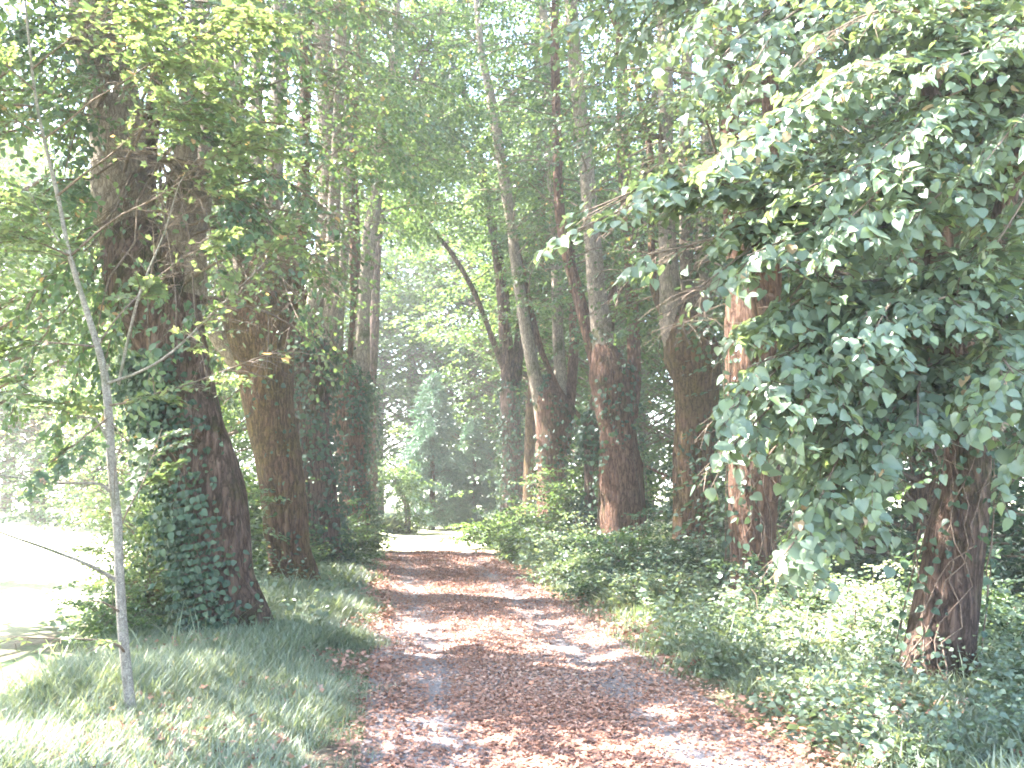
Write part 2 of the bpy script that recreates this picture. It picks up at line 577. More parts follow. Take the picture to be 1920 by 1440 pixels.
def grow(p0, d, length, n=6, droop=.12, wob=.12, rng=RNG):
    pts = [np.array(p0, float)]
    d = norm(d)
    for i in range(n):
        d = norm(d + rng.normal(0, wob, 3) + np.array([0, 0, -droop * (i / n)]))
        pts.append(pts[-1] + d * length / n)
    return np.array(pts)


# ------------------------------------------------------------------ things
def tag(o, label=None, cat=None, group=None, kind=None):
    if label:
        o["label"] = label
    if cat:
        o["category"] = cat
    if group:
        o["group"] = group
    if kind:
        o["kind"] = kind
    return o


def empty(name, loc):
    o = bpy.data.objects.new(name, None)
    o.empty_display_size = .3
    COL.objects.link(o)
    o.location = tuple(float(c) for c in loc)
    return o


def on_ground(x, y):
    return np.array([x, y, float(ground_z(x, y))])


TREES = {}


def px_line(pts, Y, dY=0.0):
    """pixel polyline [(px, py, width_px)] at depth Y -> world points, radii"""
    n = len(pts)
    out, rad = [], []
    for i, (a, b, wd) in enumerate(pts):
        y = Y + dY * i / max(1, n - 1)
        out.append(P(a, b, y))
        rad.append(wd / 2 / FPX * y)
    return np.array(out), np.array(rad)


LIMB_GROUP = "old lime trees lining the lane"


def lime_tree(key, label, Y, trunk, limbs, bark, ztop=14, leaf=.095, kind='oval', nsec=60, zmin=3.0, seclen=(1.2, 2.8), mat=LIME,
              sets=(.75, 3), seg=36, rough=.14, seed=1, twigs=True, extra=None, azbias=None, name="lime_tree", keepout=None, coarse=True):
    rng = np.random.default_rng(seed)
    tp, tr = px_line(trunk, Y)
    # root: continue to the ground with a flare
    base = on_ground(tp[0][0], Y)
    tp[0][2] = base[2] + .05
    foot = tp[0].copy()
    foot[2] = base[2] - .25
    tp = np.vstack([foot, tp])
    tr = np.concatenate([[tr[0] * 1.3], tr])
    tr[1] *= 1.1
    dd_ = norm(tp[-1] - tp[-2])
    tp = np.vstack([tp, tp[-1] + dd_ * tr[-1] * .8, tp[-1] + dd_ * tr[-1] * 1.5])
    tr = np.concatenate([tr, [tr[-1] * .68, tr[-1] * .12]])
    org = np.array([tp[0][0], Y, base[2]])
    root = empty(name, org)
    tag(root, label, "tree", LIMB_GROUP)
    b = Buf()
    res = tube(b, tp, tr, seg, .07, rough, seed * 3.7, .05)
    b.build("trunk", bark, root, True, org)
    lines = []
    for li, (lp, dY, pale) in enumerate(limbs):
        q, r = px_line(lp, Y, 0)
        k = np.linspace(0, 1, len(q))
        hh = np.clip((q[:, 2] - q[0, 2]) / 6, 0, 1.5)
        # depth lean, keeping the pixel column: re-project at the new depth
        q2, r2 = [], []
        for (a, c, wd), h in zip(lp, hh):
            yy = Y + dY * h
            q2.append(P(a, c, yy))
            r2.append(wd / 2 / FPX * yy)
        q, r = np.array(q2), np.array(r2)
        # continue above the frame
        d = norm(q[-1] - q[-2])
        while q[-1][2] < ztop - rng.uniform(0, 2) and r[-1] > .02:
            d = norm(d + np.array([rng.normal(0, .1), rng.normal(0, .1), .25]))
            q = np.vstack([q, q[-1] + d * 1.4])
            r = np.append(r, max(.018, r[-1] * .8))
            if len(q) > 30:
                break
        b = Buf()
        tube(b, q, r, 14 if r[0] > .08 else 9, .14, .10, seed + li * 5.1, .03)
        b.build("limb", {0: bark, 1: BARKPALE}[pale], root, True, org)
        lines.append((q, r))
    # secondary branches with leafy sprays
    lb, tb = Buf(), Buf()
    L1, L2 = sets[0], sets[1]
    sset = spray_set(L1, leaf, L2, 1.0, .55)
    P0, D, Sc = [], [], []
    allp = np.vstack([resample(q, r, .35)[0] for q, r in lines])
    allp = allp[allp[:, 2] > zmin]
    top = P(960, -60, Y)[2] + .8
    if len(allp):
        for i in range(nsec):
            p = allp[rng.integers(0, len(allp))]
            az = rng.uniform(0, 2 * math.pi)
            if azbias is not None and rng.random() < .6:
                az = azbias + rng.normal(0, .9)
            d = np.array([math.cos(az), math.sin(az), rng.uniform(-.1, .55)])
            ln = rng.uniform(*seclen) * (1.1 - .35 * min(1, p[2] / ztop))
            c = grow(p, d, ln, 5, .35, .13, rng)
            if keepout is not None and keepout(c[-1]):
                continue
            if (~sunlit_gaps(resample(c, np.ones(len(c)), .15)[0])).sum() < 2:
                tube(tb, c, np.linspace(.022, .006, len(c)), 4, .5, cap=False)
            cd = np.gradient(c, axis=0)
            ns = max(3, int(ln / .26))
            for s in range(ns):
                t = .22 + .78 * (s + rng.random() * .6) / ns
                f = min(t, .999) * (len(c) - 1)
                k = int(f)
                q = c[k] + (c[k + 1] - c[k]) * (f - k)
                dd = norm(cd[k])
                sd = norm(np.cross(dd, [0, 0, 1.0])) * (1 if s % 2 else -1)
                P0.append(q)
                D.append(dd * rng.uniform(.5, 1.1) + sd * rng.uniform(.3, 1.1) * (t < .95) + np.array([0, 0, rng.uniform(-.25, .15)]))
                Sc.append(rng.uniform(.75, 1.2))
    if extra:
        for (c, n_s, sc_) in extra:
            tube(tb, c, np.linspace(.02, .005, len(c)), 5, .3, cap=False)
            cd = np.gradient(c, axis=0)
            n_s = int(n_s * 1.8)
            for s in range(n_s):
                t = .15 + .85 * s / n_s
                f = t * (len(c) - 1)
                k = min(int(f), len(c) - 2)
                q = c[k] + (c[k + 1] - c[k]) * (f - k)
                dd = norm(cd[k])
                sd = norm(np.cross(dd, [0, 0, 1.0])) * (1 if s % 2 else -1)
                P0.append(q)
                D.append(dd * rng.uniform(.6, 1.1) + sd * rng.uniform(.3, .9) * (t < .95) + np.array([0, 0, rng.uniform(-.25, .1)]))
                Sc.append(sc_ * rng.uniform(.8, 1.15))
    if P0:
        P0, D, Sc = np.array(P0), np.array(D), np.array(Sc)
        if keepout is not None:
            m = np.array([not keepout(p) for p in P0])
            P0, D, Sc = P0[m], D[m], Sc[m]
        if coarse:
            hi = P0[:, 2] > top
        else:
            hi = np.zeros(len(P0), bool)
        lo = ~hi
        if lo.any():
            put_sprays(lb, kind, P0[lo], D[lo], Sc[lo], sset, tb if twigs else None, rng)
        if hi.any():
            put_sprays(lb, 'simple', P0[hi], D[hi], Sc[hi] * 1.2, spray_set(.9, .17, 3, .9, .3), None, rng)
        lb.build("crown", mat, root, False, org)
        tb.build("branches", TWIG, root, True, org)
    TREES[key] = (root, res, org)
    return root


def ivy(key, label, n, leaf, amount, zr, seed, spread=.05, name="climbing_ivy", thr=.45, vines=4, side=None):
    """ivy leaves and stems on a trunk"""
    root, (p, r, T, A, B), org = TREES[key]
    rng = np.random.default_rng(seed)
    e = empty(name, org)
    tag(e, label, "ivy", "ivy climbing the trunks of the lane")
    ok = np.where((p[:, 2] > zr[0]) & (p[:, 2] < zr[1]))[0]
    i = rng.choice(ok, n)
    if side is None:
        th = rng.uniform(0, 2 * math.pi, n)
    else:
        th = side[0] + rng.normal(0, side[1], n)
    nn = np.array([mnoise.noise((seed + math.cos(a) * .8, math.sin(a) * .8, p[j][2] * .9)) for a, j in zip(th, i)]) * .5 + .5
    k = nn + rng.uniform(-.12, .12, n) > thr
    i, th = i[k], th[k]
    d = A[i] * np.cos(th)[:, None] + B[i] * np.sin(th)[:, None]
    off = np.abs(rng.normal(0, spread, len(i))) * np.where(rng.random(len(i)) < .18, 2.2, 1) + .015
    pos = p[i] + d * (r[i] * 1.06 + off)[:, None]
    tang = np.cross(d, T[i])
    y = -T[i] + tang * rng.normal(0, 1.1, len(i))[:, None] + d * rng.uniform(.0, .9, len(i))[:, None]
    R = basis(y, d + rng.normal(0, .75, d.shape))
    lb = Buf()
    m = pos[:, 2] > .06
    put(lb, 'heart', pos[m], R[m], leaf * rng.uniform(.35, 1.25, m.sum()), np.clip(rng.random(m.sum()) * .7 + .3 * nn[k][m], 0, 1))
    lb.build("leaves", IVY, e, False, org)
    if vines:
        vb = Buf()
        for q in range(vines):
            th0 = rng.uniform(0, 2 * math.pi) if side is None else side[0] + rng.normal(0, .8)
            js = ok[::max(1, len(ok) // 12)]
            pts = []
            for j in js:
                th0 += rng.normal(0, .22)
                pts.append(p[j] + (A[j] * math.cos(th0) + B[j] * math.sin(th0)) * (r[j] * 1.1 + .012))
            if len(pts) > 2:
                tube(vb, pts, np.linspace(.007, .003, len(pts)), 5, .12, cap=False)
        vb.build("stem", VINE, e, True, org)
    return e


# ------------------------------------------------------------------ ground and path
def grid_mesh(name, xs, ys, zf, mat, offset=None):
    X, Yy = np.meshgrid(xs, ys)
    if offset is not None:
        X = X + offset(Yy)
    Z = zf(X, Yy)
    V = np.stack([X, Yy, Z], -1).reshape(-1, 3)
    nx, ny = len(xs), len(ys)
    i = np.arange(ny - 1)[:, None] * nx
    j = np.arange(nx - 1)[None, :]
    F = np.stack([i + j, i + j + 1, i + nx + j + 1, i + nx + j], -1).reshape(-1)
    b = Buf()
    b.add(V, F, np.full((nx - 1) * (ny - 1), 4))
    return b.build(name, mat, None, True, rnd=False)


def ground_mat():
    m, t = new_mat("earth and meadow")
    tc = N(t, "ShaderNodeTexCoord")
    n1 = N(t, "ShaderNodeTexNoise", i_Scale=1.3, i_Detail=8.0, i_Roughness=.65)
    n2 = N(t, "ShaderNodeTexNoise", i_Scale=22.0, i_Detail=6.0, i_Roughness=.7)
    t.links.new(tc.outputs['Object'], n1.inputs[0])
    t.links.new(tc.outputs['Object'], n2.inputs[0])
    soil = ramp(t, [(.35, (.09, .07, .05)), (.6, (.17, .13, .09))])
    grn = ramp(t, [(.35, (.06, .10, .04)), (.65, (.13, .17, .08))])
    hay = ramp(t, [(.35, (.33, .33, .2)), (.65, (.5, .48, .32))])
    for r in (soil, grn, hay):
        t.links.new(n2.outputs['Fac'], r.inputs[0])
    r1 = ramp(t, [(.42, (0, 0, 0)), (.58, (1, 1, 1))])
    t.links.new(n1.outputs['Fac'], r1.inputs[0])
    a = N(t, "ShaderNodeMix", data_type='RGBA')
    t.links.new(r1.outputs[0], a.inputs[0])
    t.links.new(soil.outputs[0], a.inputs[6])
    t.links.new(grn.outputs[0], a.inputs[7])
    sp = N(t, "ShaderNodeSeparateXYZ")
    t.links.new(tc.outputs['Object'], sp.inputs[0])
    mr = N(t, "ShaderNodeMapRange")
    for k, v in (('From Min', -3.9), ('From Max', -4.8)):
        mr.inputs[k].default_value = v
    ad = N(t, "ShaderNodeMath", operation='MULTIPLY_ADD')
    t.links.new(n1.outputs['Fac'], ad.inputs[0])
    ad.inputs[1].default_value = 1.2
    t.links.new(sp.outputs['X'], ad.inputs[2])
    t.links.new(ad.outputs[0], mr.inputs['Value'])
    mr2 = N(t, "ShaderNodeMapRange")
    mr2.inputs['From Min'].default_value = 21.2
    mr2.inputs['From Max'].default_value = 22.4
    ad2 = N(t, "ShaderNodeMath", operation='MULTIPLY_ADD')
    t.links.new(n1.outputs['Fac'], ad2.inputs[0])
    ad2.inputs[1].default_value = 1.5
    t.links.new(sp.outputs['Y'], ad2.inputs[2])
    t.links.new(ad2.outputs[0], mr2.inputs['Value'])
    mr3 = N(t, "ShaderNodeMapRange")
    mr3.inputs['From Min'].default_value = 6.5
    mr3.inputs['From Max'].default_value = 8.0
    t.links.new(sp.outputs['X'], mr3.inputs['Value'])
    mxm = N(t, "ShaderNodeMath", operation='MAXIMUM')
    t.links.new(mr.outputs[0], mxm.inputs[0])
    t.links.new(mr2.outputs[0], mxm.inputs[1])
    mxn = N(t, "ShaderNodeMath", operation='MAXIMUM')
    t.links.new(mxm.outputs[0], mxn.inputs[0])
    t.links.new(mr3.outputs[0], mxn.inputs[1])
    c = N(t, "ShaderNodeMix", data_type='RGBA')
    t.links.new(mxn.outputs[0], c.inputs[0])
    t.links.new(a.outputs[2], c.inputs[6])
    t.links.new(hay.outputs[0], c.inputs[7])
    b = N(t, "ShaderNodeBsdfPrincipled")
    b.inputs['Roughness'].default_value = .95
    b.inputs['Specular IOR Level'].default_value = .2
    t.links.new(c.outputs[2], b.inputs['Base Color'])
    bp = N(t, "ShaderNodeBump")
    bp.inputs['Strength'].default_value = .6
    bp.inputs['Distance'].default_value = .05
    t.links.new(n2.outputs['Fac'], bp.inputs['Height'])
    t.links.new(bp.outputs[0], b.inputs['Normal'])
    o = N(t, "ShaderNodeOutputMaterial")
    t.links.new(b.outputs[0], o.inputs[0])
    return m


def path_mat():
    m, t = new_mat("pale grit")
    tc = N(t, "ShaderNodeTexCoord")
    n1 = N(t, "ShaderNodeTexNoise", i_Scale=2.0, i_Detail=8.0, i_Roughness=.7)
    n2 = N(t, "ShaderNodeTexNoise", i_Scale=55.0, i_Detail=5.0, i_Roughness=.75)
    v = N(t, "ShaderNodeTexVoronoi", i_Scale=60.0)
    for q in (n1, n2, v):
        t.links.new(tc.outputs['Object'], q.inputs['Vector'])
    r1 = ramp(t, [(.3, (.19, .165, .165)), (.7, (.31, .28, .28))])
    t.links.new(n1.outputs['Fac'], r1.inputs[0])
    r2 = ramp(t, [(.3, (.55, .5, .48)), (.7, (1.15, 1.15, 1.15))])
    t.links.new(n2.outputs['Fac'], r2.inputs[0])
    mu = N(t, "ShaderNodeMix", data_type='RGBA', blend_type='MULTIPLY')
    mu.inputs[0].default_value = 1
    t.links.new(r1.outputs[0], mu.inputs[6])
    t.links.new(r2.outputs[0], mu.inputs[7])
    b = N(t, "ShaderNodeBsdfPrincipled")
    b.inputs['Roughness'].default_value = .9
    b.inputs['Specular IOR Level'].default_value = .25
    t.links.new(mu.outputs[2], b.inputs['Base Color'])
    ad = N(t, "ShaderNodeMath", operation='ADD')
    t.links.new(v.outputs['Distance'], ad.inputs[0])
    t.links.new(n2.outputs['Fac'], ad.inputs[1])
    bp = N(t, "ShaderNodeBump")
    bp.inputs['Strength'].default_value = .7
    bp.inputs['Distance'].default_value = .02
    t.links.new(ad.outputs[0], bp.inputs['Height'])
    t.links.new(bp.outputs[0], b.inputs['Normal'])
    o = N(t, "ShaderNodeOutputMaterial")
    t.links.new(b.outputs[0], o.inputs[0])
    return m


gx = np.unique(np.concatenate([-np.geomspace(12, 400, 24), np.arange(-12, 12.01, .25), np.geomspace(12, 400, 24)]))
gy = np.unique(np.concatenate([-np.geomspace(6, 200, 14), np.arange(-6, 34.01, .25), np.geomspace(34, 700, 24)]))


def gz(X, Y_):
    u = np.abs(X - path_c(Y_))
    return ground_z(X, Y_) - .07 * np.clip((1.3 - u) / .3, 0, 1) * (Y_ < 21.5)


tag(grid_mesh("ground", gx, gy, gz, ground_mat()), "grassy earth of the verges and the pale sunlit meadow beyond", "ground", None, "structure")
pth = grid_mesh("path", np.linspace(-1.36, 1.36, 24), np.arange(-6, 21.7, .2),
                lambda X, Y_: ground_z(X, Y_) + .004 - .05 * np.clip((np.abs(X - path_c(Y_)) - 1.25) / .1, 0, 1), path_mat(), path_c)
tag(pth, "straight gritty lane strewn with fallen leaves running between the trees", "path", None, "structure")


# fallen leaves on the lane
def litter():
    b = Buf()
    rng = np.random.default_rng(3)
    n = 190000
    y = 3.2 + 18.4 * rng.random(n) ** 1.7
    y = y + np.where(y > 20.5, rng.normal(0, .35, n), 0)
    u = rng.normal(0, 1.05, n)
    m = np.abs(u) < 2.8
    y, u = y[m], u[m]
    x = path_c(y) + u
    den = .78 + .55 * (hash_noise(x, y, 1.1, 5) - .45) + .5 * (hash_noise(x, y, 4.5, 6) - .5)
    den -= .50 * np.exp(-((u + .74) / .2) ** 2) + .52 * np.exp(-((u - .66) / .2) ** 2)
    den += .02
    den *= np.clip(1.35 - np.maximum(0, np.abs(u) - .95) * 1.9, .06, 1)
    m = rng.random(len(x)) < den
    x, y = x[m], y[m]
    n = len(x)
    z = ground_z(x, y) + .006 + rng.random(n) ** 2 * .022
    az = rng.uniform(0, 2 * math.pi, n)
    yd = np.stack([np.cos(az), np.sin(az), rng.normal(0, .22, n)], -1)
    up = np.tile([0, 0, 1.0], (n, 1)) + rng.normal(0, .2, (n, 3))
    up[:, 2] *= np.where(rng.random(n) < .5, 1, -1)
    size = rng.uniform(.014, .036, n) * (1 + .025 * np.maximum(0, y - 8))
    hue = np.clip(rng.beta(2, 2.2, n) + .35 * (hash_noise(x, y, .8, 9) - .5), 0, 1)
    near = y < 8.5
    put(b, 'maple', np.stack([x, y, z], -1)[near], basis(yd, up)[near], size[near], hue[near])
    f = ~near
    put(b, 'oval', np.stack([x, y, z], -1)[f], basis(yd, up)[f], size[f], hue[f])
    # sparse leaves on the left verge and under the right trees
    n = 12000
    y = 3.4 + 14 * rng.random(n) ** 1.4
    side = rng.random(n) < .6
    x = path_c(y) + np.where(side, -(1.1 + 2.4 * rng.random(n) ** 1.6), rng.uniform(1.2, 2.6, n))
    k = hash_noise(x, y, 1.6, 12) > .42
    x, y = x[k], y[k]
    n = len(x)
    z = ground_z(x, y) + rng.uniform(.02, .10, n)
    az = rng.uniform(0, 2 * math.pi, n)
    yd = np.stack([np.cos(az), np.sin(az), rng.normal(0, .4, n)], -1)
    put(b, 'maple', np.stack([x, y, z], -1), basis(yd, np.tile([0, 0, 1.0], (n, 1)) + rng.normal(0, .4, (n, 3))), rng.uniform(.028, .055, n), rng.beta(2, 2, n))
    tag(b.build("fallen_leaves", LITTER), "rust brown and pink fallen leaves scattered over the lane", "leaf litter", None, "stuff")


litter()


def grass():
    b = Buf()
    rng = np.random.default_rng(8)

    def lay(n, xf, y0, y1, pw, h0, h1, thr=.0, seed=0, wd=1.0):
        y = y0 + (y1 - y0) * rng.random(n) ** pw
        x = xf(y, rng.random(n))
        k = hash_noise(x, y, 1.3, 20 + seed) + .4 * (hash_noise(x, y, 5, 21) - .5) > thr
        x, y = x[k], y[k]
        m = len(x)
        z = ground_z(x, y) - .01
        az = rng.uniform(0, 2 * math.pi, m)
        lean = rng.uniform(.15, 1.0, m)
        yd = np.stack([np.cos(az) * lean, np.sin(az) * lean, np.ones(m)], -1)
        up = np.stack([-np.cos(az), -np.sin(az), np.zeros(m)], -1) * -1.0
        ue = np.abs(x - path_c(y)) - 1.25 + .55 * (hash_noise(x, y, 1.7, 55) - .5) + .3 * (hash_noise(x, y, 6, 56) - .5)
        kk = rng.random(m) < np.clip(.25 + ue * 1.6, 0, 1)
        x, y, z, yd, up, ue, az = x[kk], y[kk], z[kk], yd[kk], up[kk], ue[kk], az[kk]
        m = len(x)
        h = np.clip(.45 + ue * 1.1, .35, 1.1) * rng.uniform(h0, h1, m) * (.6 + .8 * hash_noise(x, y, .9, 31 + seed))
        rn = np.clip(rng.normal(.45, .22, m) + .35 * (hash_noise(x, y, .7, 33) - .5), 0, 1)
        V, L, C = TPL['blade']
        R = basis(yd, up)
        R[:, :, 0] *= (wd * (1 + .06 * np.maximum(0, y - 6)))[:, None]
        put(b, 'blade', np.stack([x, y, z], -1), R, h, rn)
    # left verge
    lay(190000, lambda y, r: path_c(y) - .95 - r ** .8 * np.where(y > 6.2, 2.7, 3.5), 3.4, 12, 1.3, .08, .24, .12, 1, .55)
    lay(45000, lambda y, r: path_c(y) - 1.1 - r * 3.0, 11, 21.5, 1.0, .10, .28, .1, 2, 1.4)
    lay(70000, lambda y, r: path_c(y) + 1.0 + r ** .8 * 2.6, 3.6, 12, 1.2, .08, .24, .3, 3)
    lay(30000, lambda y, r: path_c(y) + 1.15 + r * 2.2, 11, 23, 1.0, .1, .3, .25, 4, 1.4)
    lay(30000, lambda y, r: -2.6 - r * 5.0, 4.2, 6.6, 1.2, .08, .22, .25, 5, 1.4)
    lay(26000, lambda y, r: path_c(y) - 7 + r * 13, 28.2, 33, 1.0, .15, .45, .35, 6, 2.2)
    lay(3800, lambda y, r: path_c(y) + 1.6 + r * 3.4, 6.0, 17, 1.0, .22, .5, .35, 7, .26)
    lay(900, lambda y, r: path_c(y) - 1.9 - r * 2.2, 7.0, 18, 1.0, .2, .4, .45, 8, .26)
    tag(b.build("grass", GRASS), "tufted green and straw grass growing along both verges", "grass", None, "stuff")


grass()

# ------------------------------------------------------------------ the lane of old limes
def lane_clear(p):
    """keep the tunnel over the lane open"""
    u = p[0] - path_c(p[1])
    return abs(u) < 1.6 + .03 * p[2] and p[2] < 3.6 + .22 * max(0, p[1] - 4)


def no_block(p):
    return lane_clear(p)


# R1 near right, with low boughs
def fan(root_px, tips, n=5, sag=.10):
    out = []
    for (a, b, Y, cnt, s_) in tips:
        p0 = P(*root_px)
        p1 = P(a, b, Y)
        t = np.linspace(0, 1, n + 1)[:, None]
        c = p0 + (p1 - p0) * t
        c[:, 2] += (np.sin(t[:, 0] * math.pi) * np.linalg.norm(p1 - p0) * sag)
        c[1:-1] += RNG.normal(0, .05, (n - 1, 3))
        out.append((c, cnt, s_))
    return out


bl1 = fan((300, 300, 9.1), [(420, 560, 7.6, 9, .8), (500, 520, 7.8, 9, .8), (560, 500, 7.8, 9, .8), (330, 620, 7.6, 9, .8), (390, 720, 7.8, 7, .7), (290, 740, 8.0, 7, .7),
                            (640, 420, 8.0, 10, .9), (560, 260, 8.0, 10, .9), (460, 200, 7.4, 10, .9), (640, 130, 8.4, 10, .9), (180, 640, 8.0, 8, .8), (120, 520, 8.2, 9, .9),
                            (60, 380, 8.0, 10, .9), (30, 620, 8.4, 9, .9), (20, 780, 8.8, 9, .8), (100, 840, 9.0, 8, .8), (180, 800, 9.0, 7, .8)])
bl1 += fan((200, 60, 9.1), [(420, 160, 7.4, 10, .9), (540, 60, 7.8, 10, .9), (300, 60, 7.4, 9, .9), (60, 200, 8.0, 10, .9), (20, 60, 8.2, 10, .9), (330, 260, 7.6, 9, .9), (120, 330, 8.2, 10, .9)])
bl2 = fan((490, 470, 13.6), [(560, 600, 11.4, 9, 1), (640, 560, 11.6, 9, 1), (700, 500, 11.8, 9, 1), (740, 420, 12.2, 9, 1), (600, 700, 11.8, 7, .8), (500, 690, 11.6, 7, .8), (440, 560, 11.4, 8, 1),
                             (560, 380, 11.8, 9, 1.1), (640, 300, 12, 9, 1.1), (740, 200, 12.4, 10, 1.2), (380, 460, 12, 9, 1), (360, 640, 13, 9, 1), (400, 800, 14.5, 9, 1), (330, 780, 15, 9, 1)])
# L1 : ivy clad leaning trunk
lime_tree('L1', "thick leaning lime with an ivy-clad base and torn reddish fork, beside the slim pale sapling", 9.1,
          [(436, 1215, 128), (414, 1090, 122), (396, 960, 126), (370, 840, 130), (345, 740, 120), (312, 620, 140), (286, 545, 166), (268, 490, 150), (250, 450, 120)],
          [([(262, 520, 110), (232, 400, 112), (225, 300, 104), (215, 200, 100), (190, 100, 96), (172, 0, 92), (160, -120, 80)], .3, 1),
           ([(240, 500, 60), (222, 430, 44), (205, 360, 34), (190, 300, 22), (180, 250, 14)], -.6, 1),
           ([(318, 560, 66), (320, 480, 52), (338, 400, 50), (344, 320, 48), (352, 200, 42), (372, 60, 38), (385, -100, 32)], -.5, 1),
           ([(350, 560, 80), (360, 490, 56), (366, 440, 40), (382, 360, 34), (384, 280, 30), (400, 120, 28), (420, -60, 24)], .9, 1),
           ([(280, 480, 50), (276, 380, 34), (282, 250, 30), (300, 120, 28), (312, -40, 26)], 1.4, 0)],
          BARK, 14, .088, 'oval', 135, 2.9, (1.2, 2.9), LIME, seed=21, keepout=no_block, azbias=.2, extra=bl1)
# L2 : mossy
lime_tree('L2', "orange mossy lime trunk, second on the left side of the lane", 13.6,
          [(552, 1110, 80), (540, 1030, 76), (532, 950, 82), (520, 850, 86), (500, 750, 92), (492, 660, 114), (488, 605, 136), (488, 560, 118)],
          [([(452, 680, 44), (420, 640, 40), (400, 596, 34), (420, 500, 26), (436, 400, 22), (428, 290, 20), (430, 150, 20), (426, -40, 16)], -.8, 1),
           ([(480, 620, 70), (464, 560, 44), (452, 500, 28), (440, 380, 26), (444, 250, 24), (450, 60, 20), (452, -60, 18)], .6, 1),
           ([(500, 610, 90), (506, 540, 60), (514, 440, 40), (514, 330, 34), (522, 200, 32), (526, 60, 30), (528, -80, 26)], 0, 1),
           ([(470, 600, 50), (476, 500, 30), (484, 360, 26), (480, 200, 24), (490, -40, 20)], .3, 1),
           ([(520, 620, 60), (540, 560, 44), (566, 420, 26), (570, 300, 24), (574, 120, 22), (578, -60, 20)], .9, 0)],
          BARKMOSS, 16, .092, 'oval', 135, 3.4, (1.4, 3.2), LIME, seed=22, keepout=no_block, azbias=.1, rough=.12, extra=bl2)
# L3
lime_tree('L3', "dark ivied lime trunk close behind the orange mossy one", 17.0,
          [(606, 1060, 70), (600, 960, 66), (590, 860, 64), (582, 760, 70), (580, 690, 84), (582, 640, 74)],
          [([(580, 640, 50), (598, 540, 34), (612, 400, 34), (614, 250, 36), (608, 120, 34), (600, -40, 28)], 0, 1),
           ([(596, 700, 40), (616, 640, 32), (622, 540, 28), (626, 400, 24), (634, 240, 22), (640, 40, 20), (642, -60, 18)], -.6, 1),
           ([(572, 640, 34), (560, 500, 22), (566, 340, 20), (570, 160, 18), (566, -50, 16)], .8, 0)],
          BARK, 17, .10, 'oval', 110, 4.2, (1.4, 3.4), LIME, seed=23, keepout=no_block, twigs=False)
# L4
lime_tree('L4', "twin-stemmed lime on the left with red-brown bark above its ivied foot", 21.5,
          [(664, 1020, 56), (662, 930, 54), (656, 850, 54), (650, 780, 62), (650, 730, 72), (650, 700, 56)],
          [([(640, 760, 34), (622, 700, 30), (618, 600, 26), (622, 480, 24), (630, 330, 22), (636, 100, 20), (640, -60, 18)], -.4, 1),
           ([(648, 780, 28), (634, 640, 20), (644, 500, 18), (652, 330, 17), (650, 120, 15)], .2, 1),
           ([(664, 760, 36), (676, 680, 34), (680, 600, 28), (690, 480, 26), (708, 350, 24), (716, 230, 20), (738, 110, 16), (745, 0, 12)], 0, 1),
           ([(660, 740, 30), (666, 600, 22), (664, 420, 22), (658, 250, 24), (672, 120, 24), (680, -50, 20)], .6, 0)],
          BARKRED, 19, .12, 'simple', 150, 4.5, (1.5, 3.6), MID, seed=24, keepout=no_block, twigs=False)
# L5
lime_tree('L5', "last slender lime on the left before the sunny clearing", 27.0,
          [(688, 985, 36), (690, 900, 36), (688, 820, 34), (688, 740, 34)],
          [([(688, 780, 26), (700, 640, 20), (706, 480, 18), (722, 330, 16), (752, 200, 12), (790, 120, 8)], 0, 0),
           ([(690, 780, 22), (684, 600, 16), (690, 420, 14), (740, 250, 12), (748, 120, 10)], .6, 0)],
          BARK, 19, .14, 'simple', 210, 5.5, (1.6, 3.8), MID, seed=25, keepout=no_block, twigs=False)


# R1 near right, with low boughs
boughs = []
boughs += fan((1790, 420, 6.9), [(1060, 440, 5.3, 15, .72), (1090, 400, 5.6, 14, .72), (1200, 480, 5.4, 13, .75), (1310, 540, 5.4, 13, .75),
                                 (1250, 330, 5.9, 13, .8), (1400, 480, 5.2, 12, .8), (1390, 400, 5.8, 12, .8), (1480, 560, 5.6, 11, .8), (1500, 360, 5.4, 11, .8)])
boughs += fan((1830, 560, 6.9), [(1440, 600, 5.4, 12, .75), (1400, 690, 5.3, 13, .75), (1365, 770, 5.2, 14, .75), (1360, 850, 5.3, 14, .75), (1420, 880, 5.6, 12, .75),
                                 (1500, 760, 5.2, 12, .8), (1560, 660, 5.3, 12, .8), (1500, 850, 5.8, 11, .8), (1640, 620, 5.0, 10, .8), (1600, 780, 5.5, 10, .8)])
boughs += fan((1760, 520, 7.0), [(1400, 620, 6.6, 10, .8), (1430, 720, 6.6, 10, .8), (1395, 800, 6.4, 10, .8), (1460, 830, 6.4, 9, .8)])
boughs += fan((1800, 700, 6.8), [(1470, 1040, 5.4, 13, .7), (1500, 1000, 5.7, 12, .7), (1540, 930, 5.3, 11, .75), (1640, 900, 5.2, 10, .7), (1600, 1010, 5.8, 9, .7),
                                 (1880, 760, 5.3, 9, .8), (1720, 800, 5.2, 9, .7)])
boughs += fan((2050, 150, 6.6), [(1345, 290, 5.1, 17, .72), (1480, 200, 5.2, 14, .75), (1560, 440, 5.0, 14, .75), (1590, 340, 5.2, 13, .8), (1560, 60, 5.4, 14, .8),
                                 (1700, 260, 5.1, 12, .8), (1760, 120, 5.2, 11, .8), (1700, 420, 5.2, 11, .8), (1850, 300, 5.0, 9, .8), (1860, 470, 5.2, 9, .8), (1880, 60, 5.3, 9, .8)])
boughs += fan((1900, 620, 6.5), [(1760, 560, 5.2, 8, .8), (1900, 700, 5.0, 8, .8), (1800, 480, 5.4, 9, .8), (1920, 850, 5.2, 8, .75), (1900, 560, 5.5, 8, .8)])
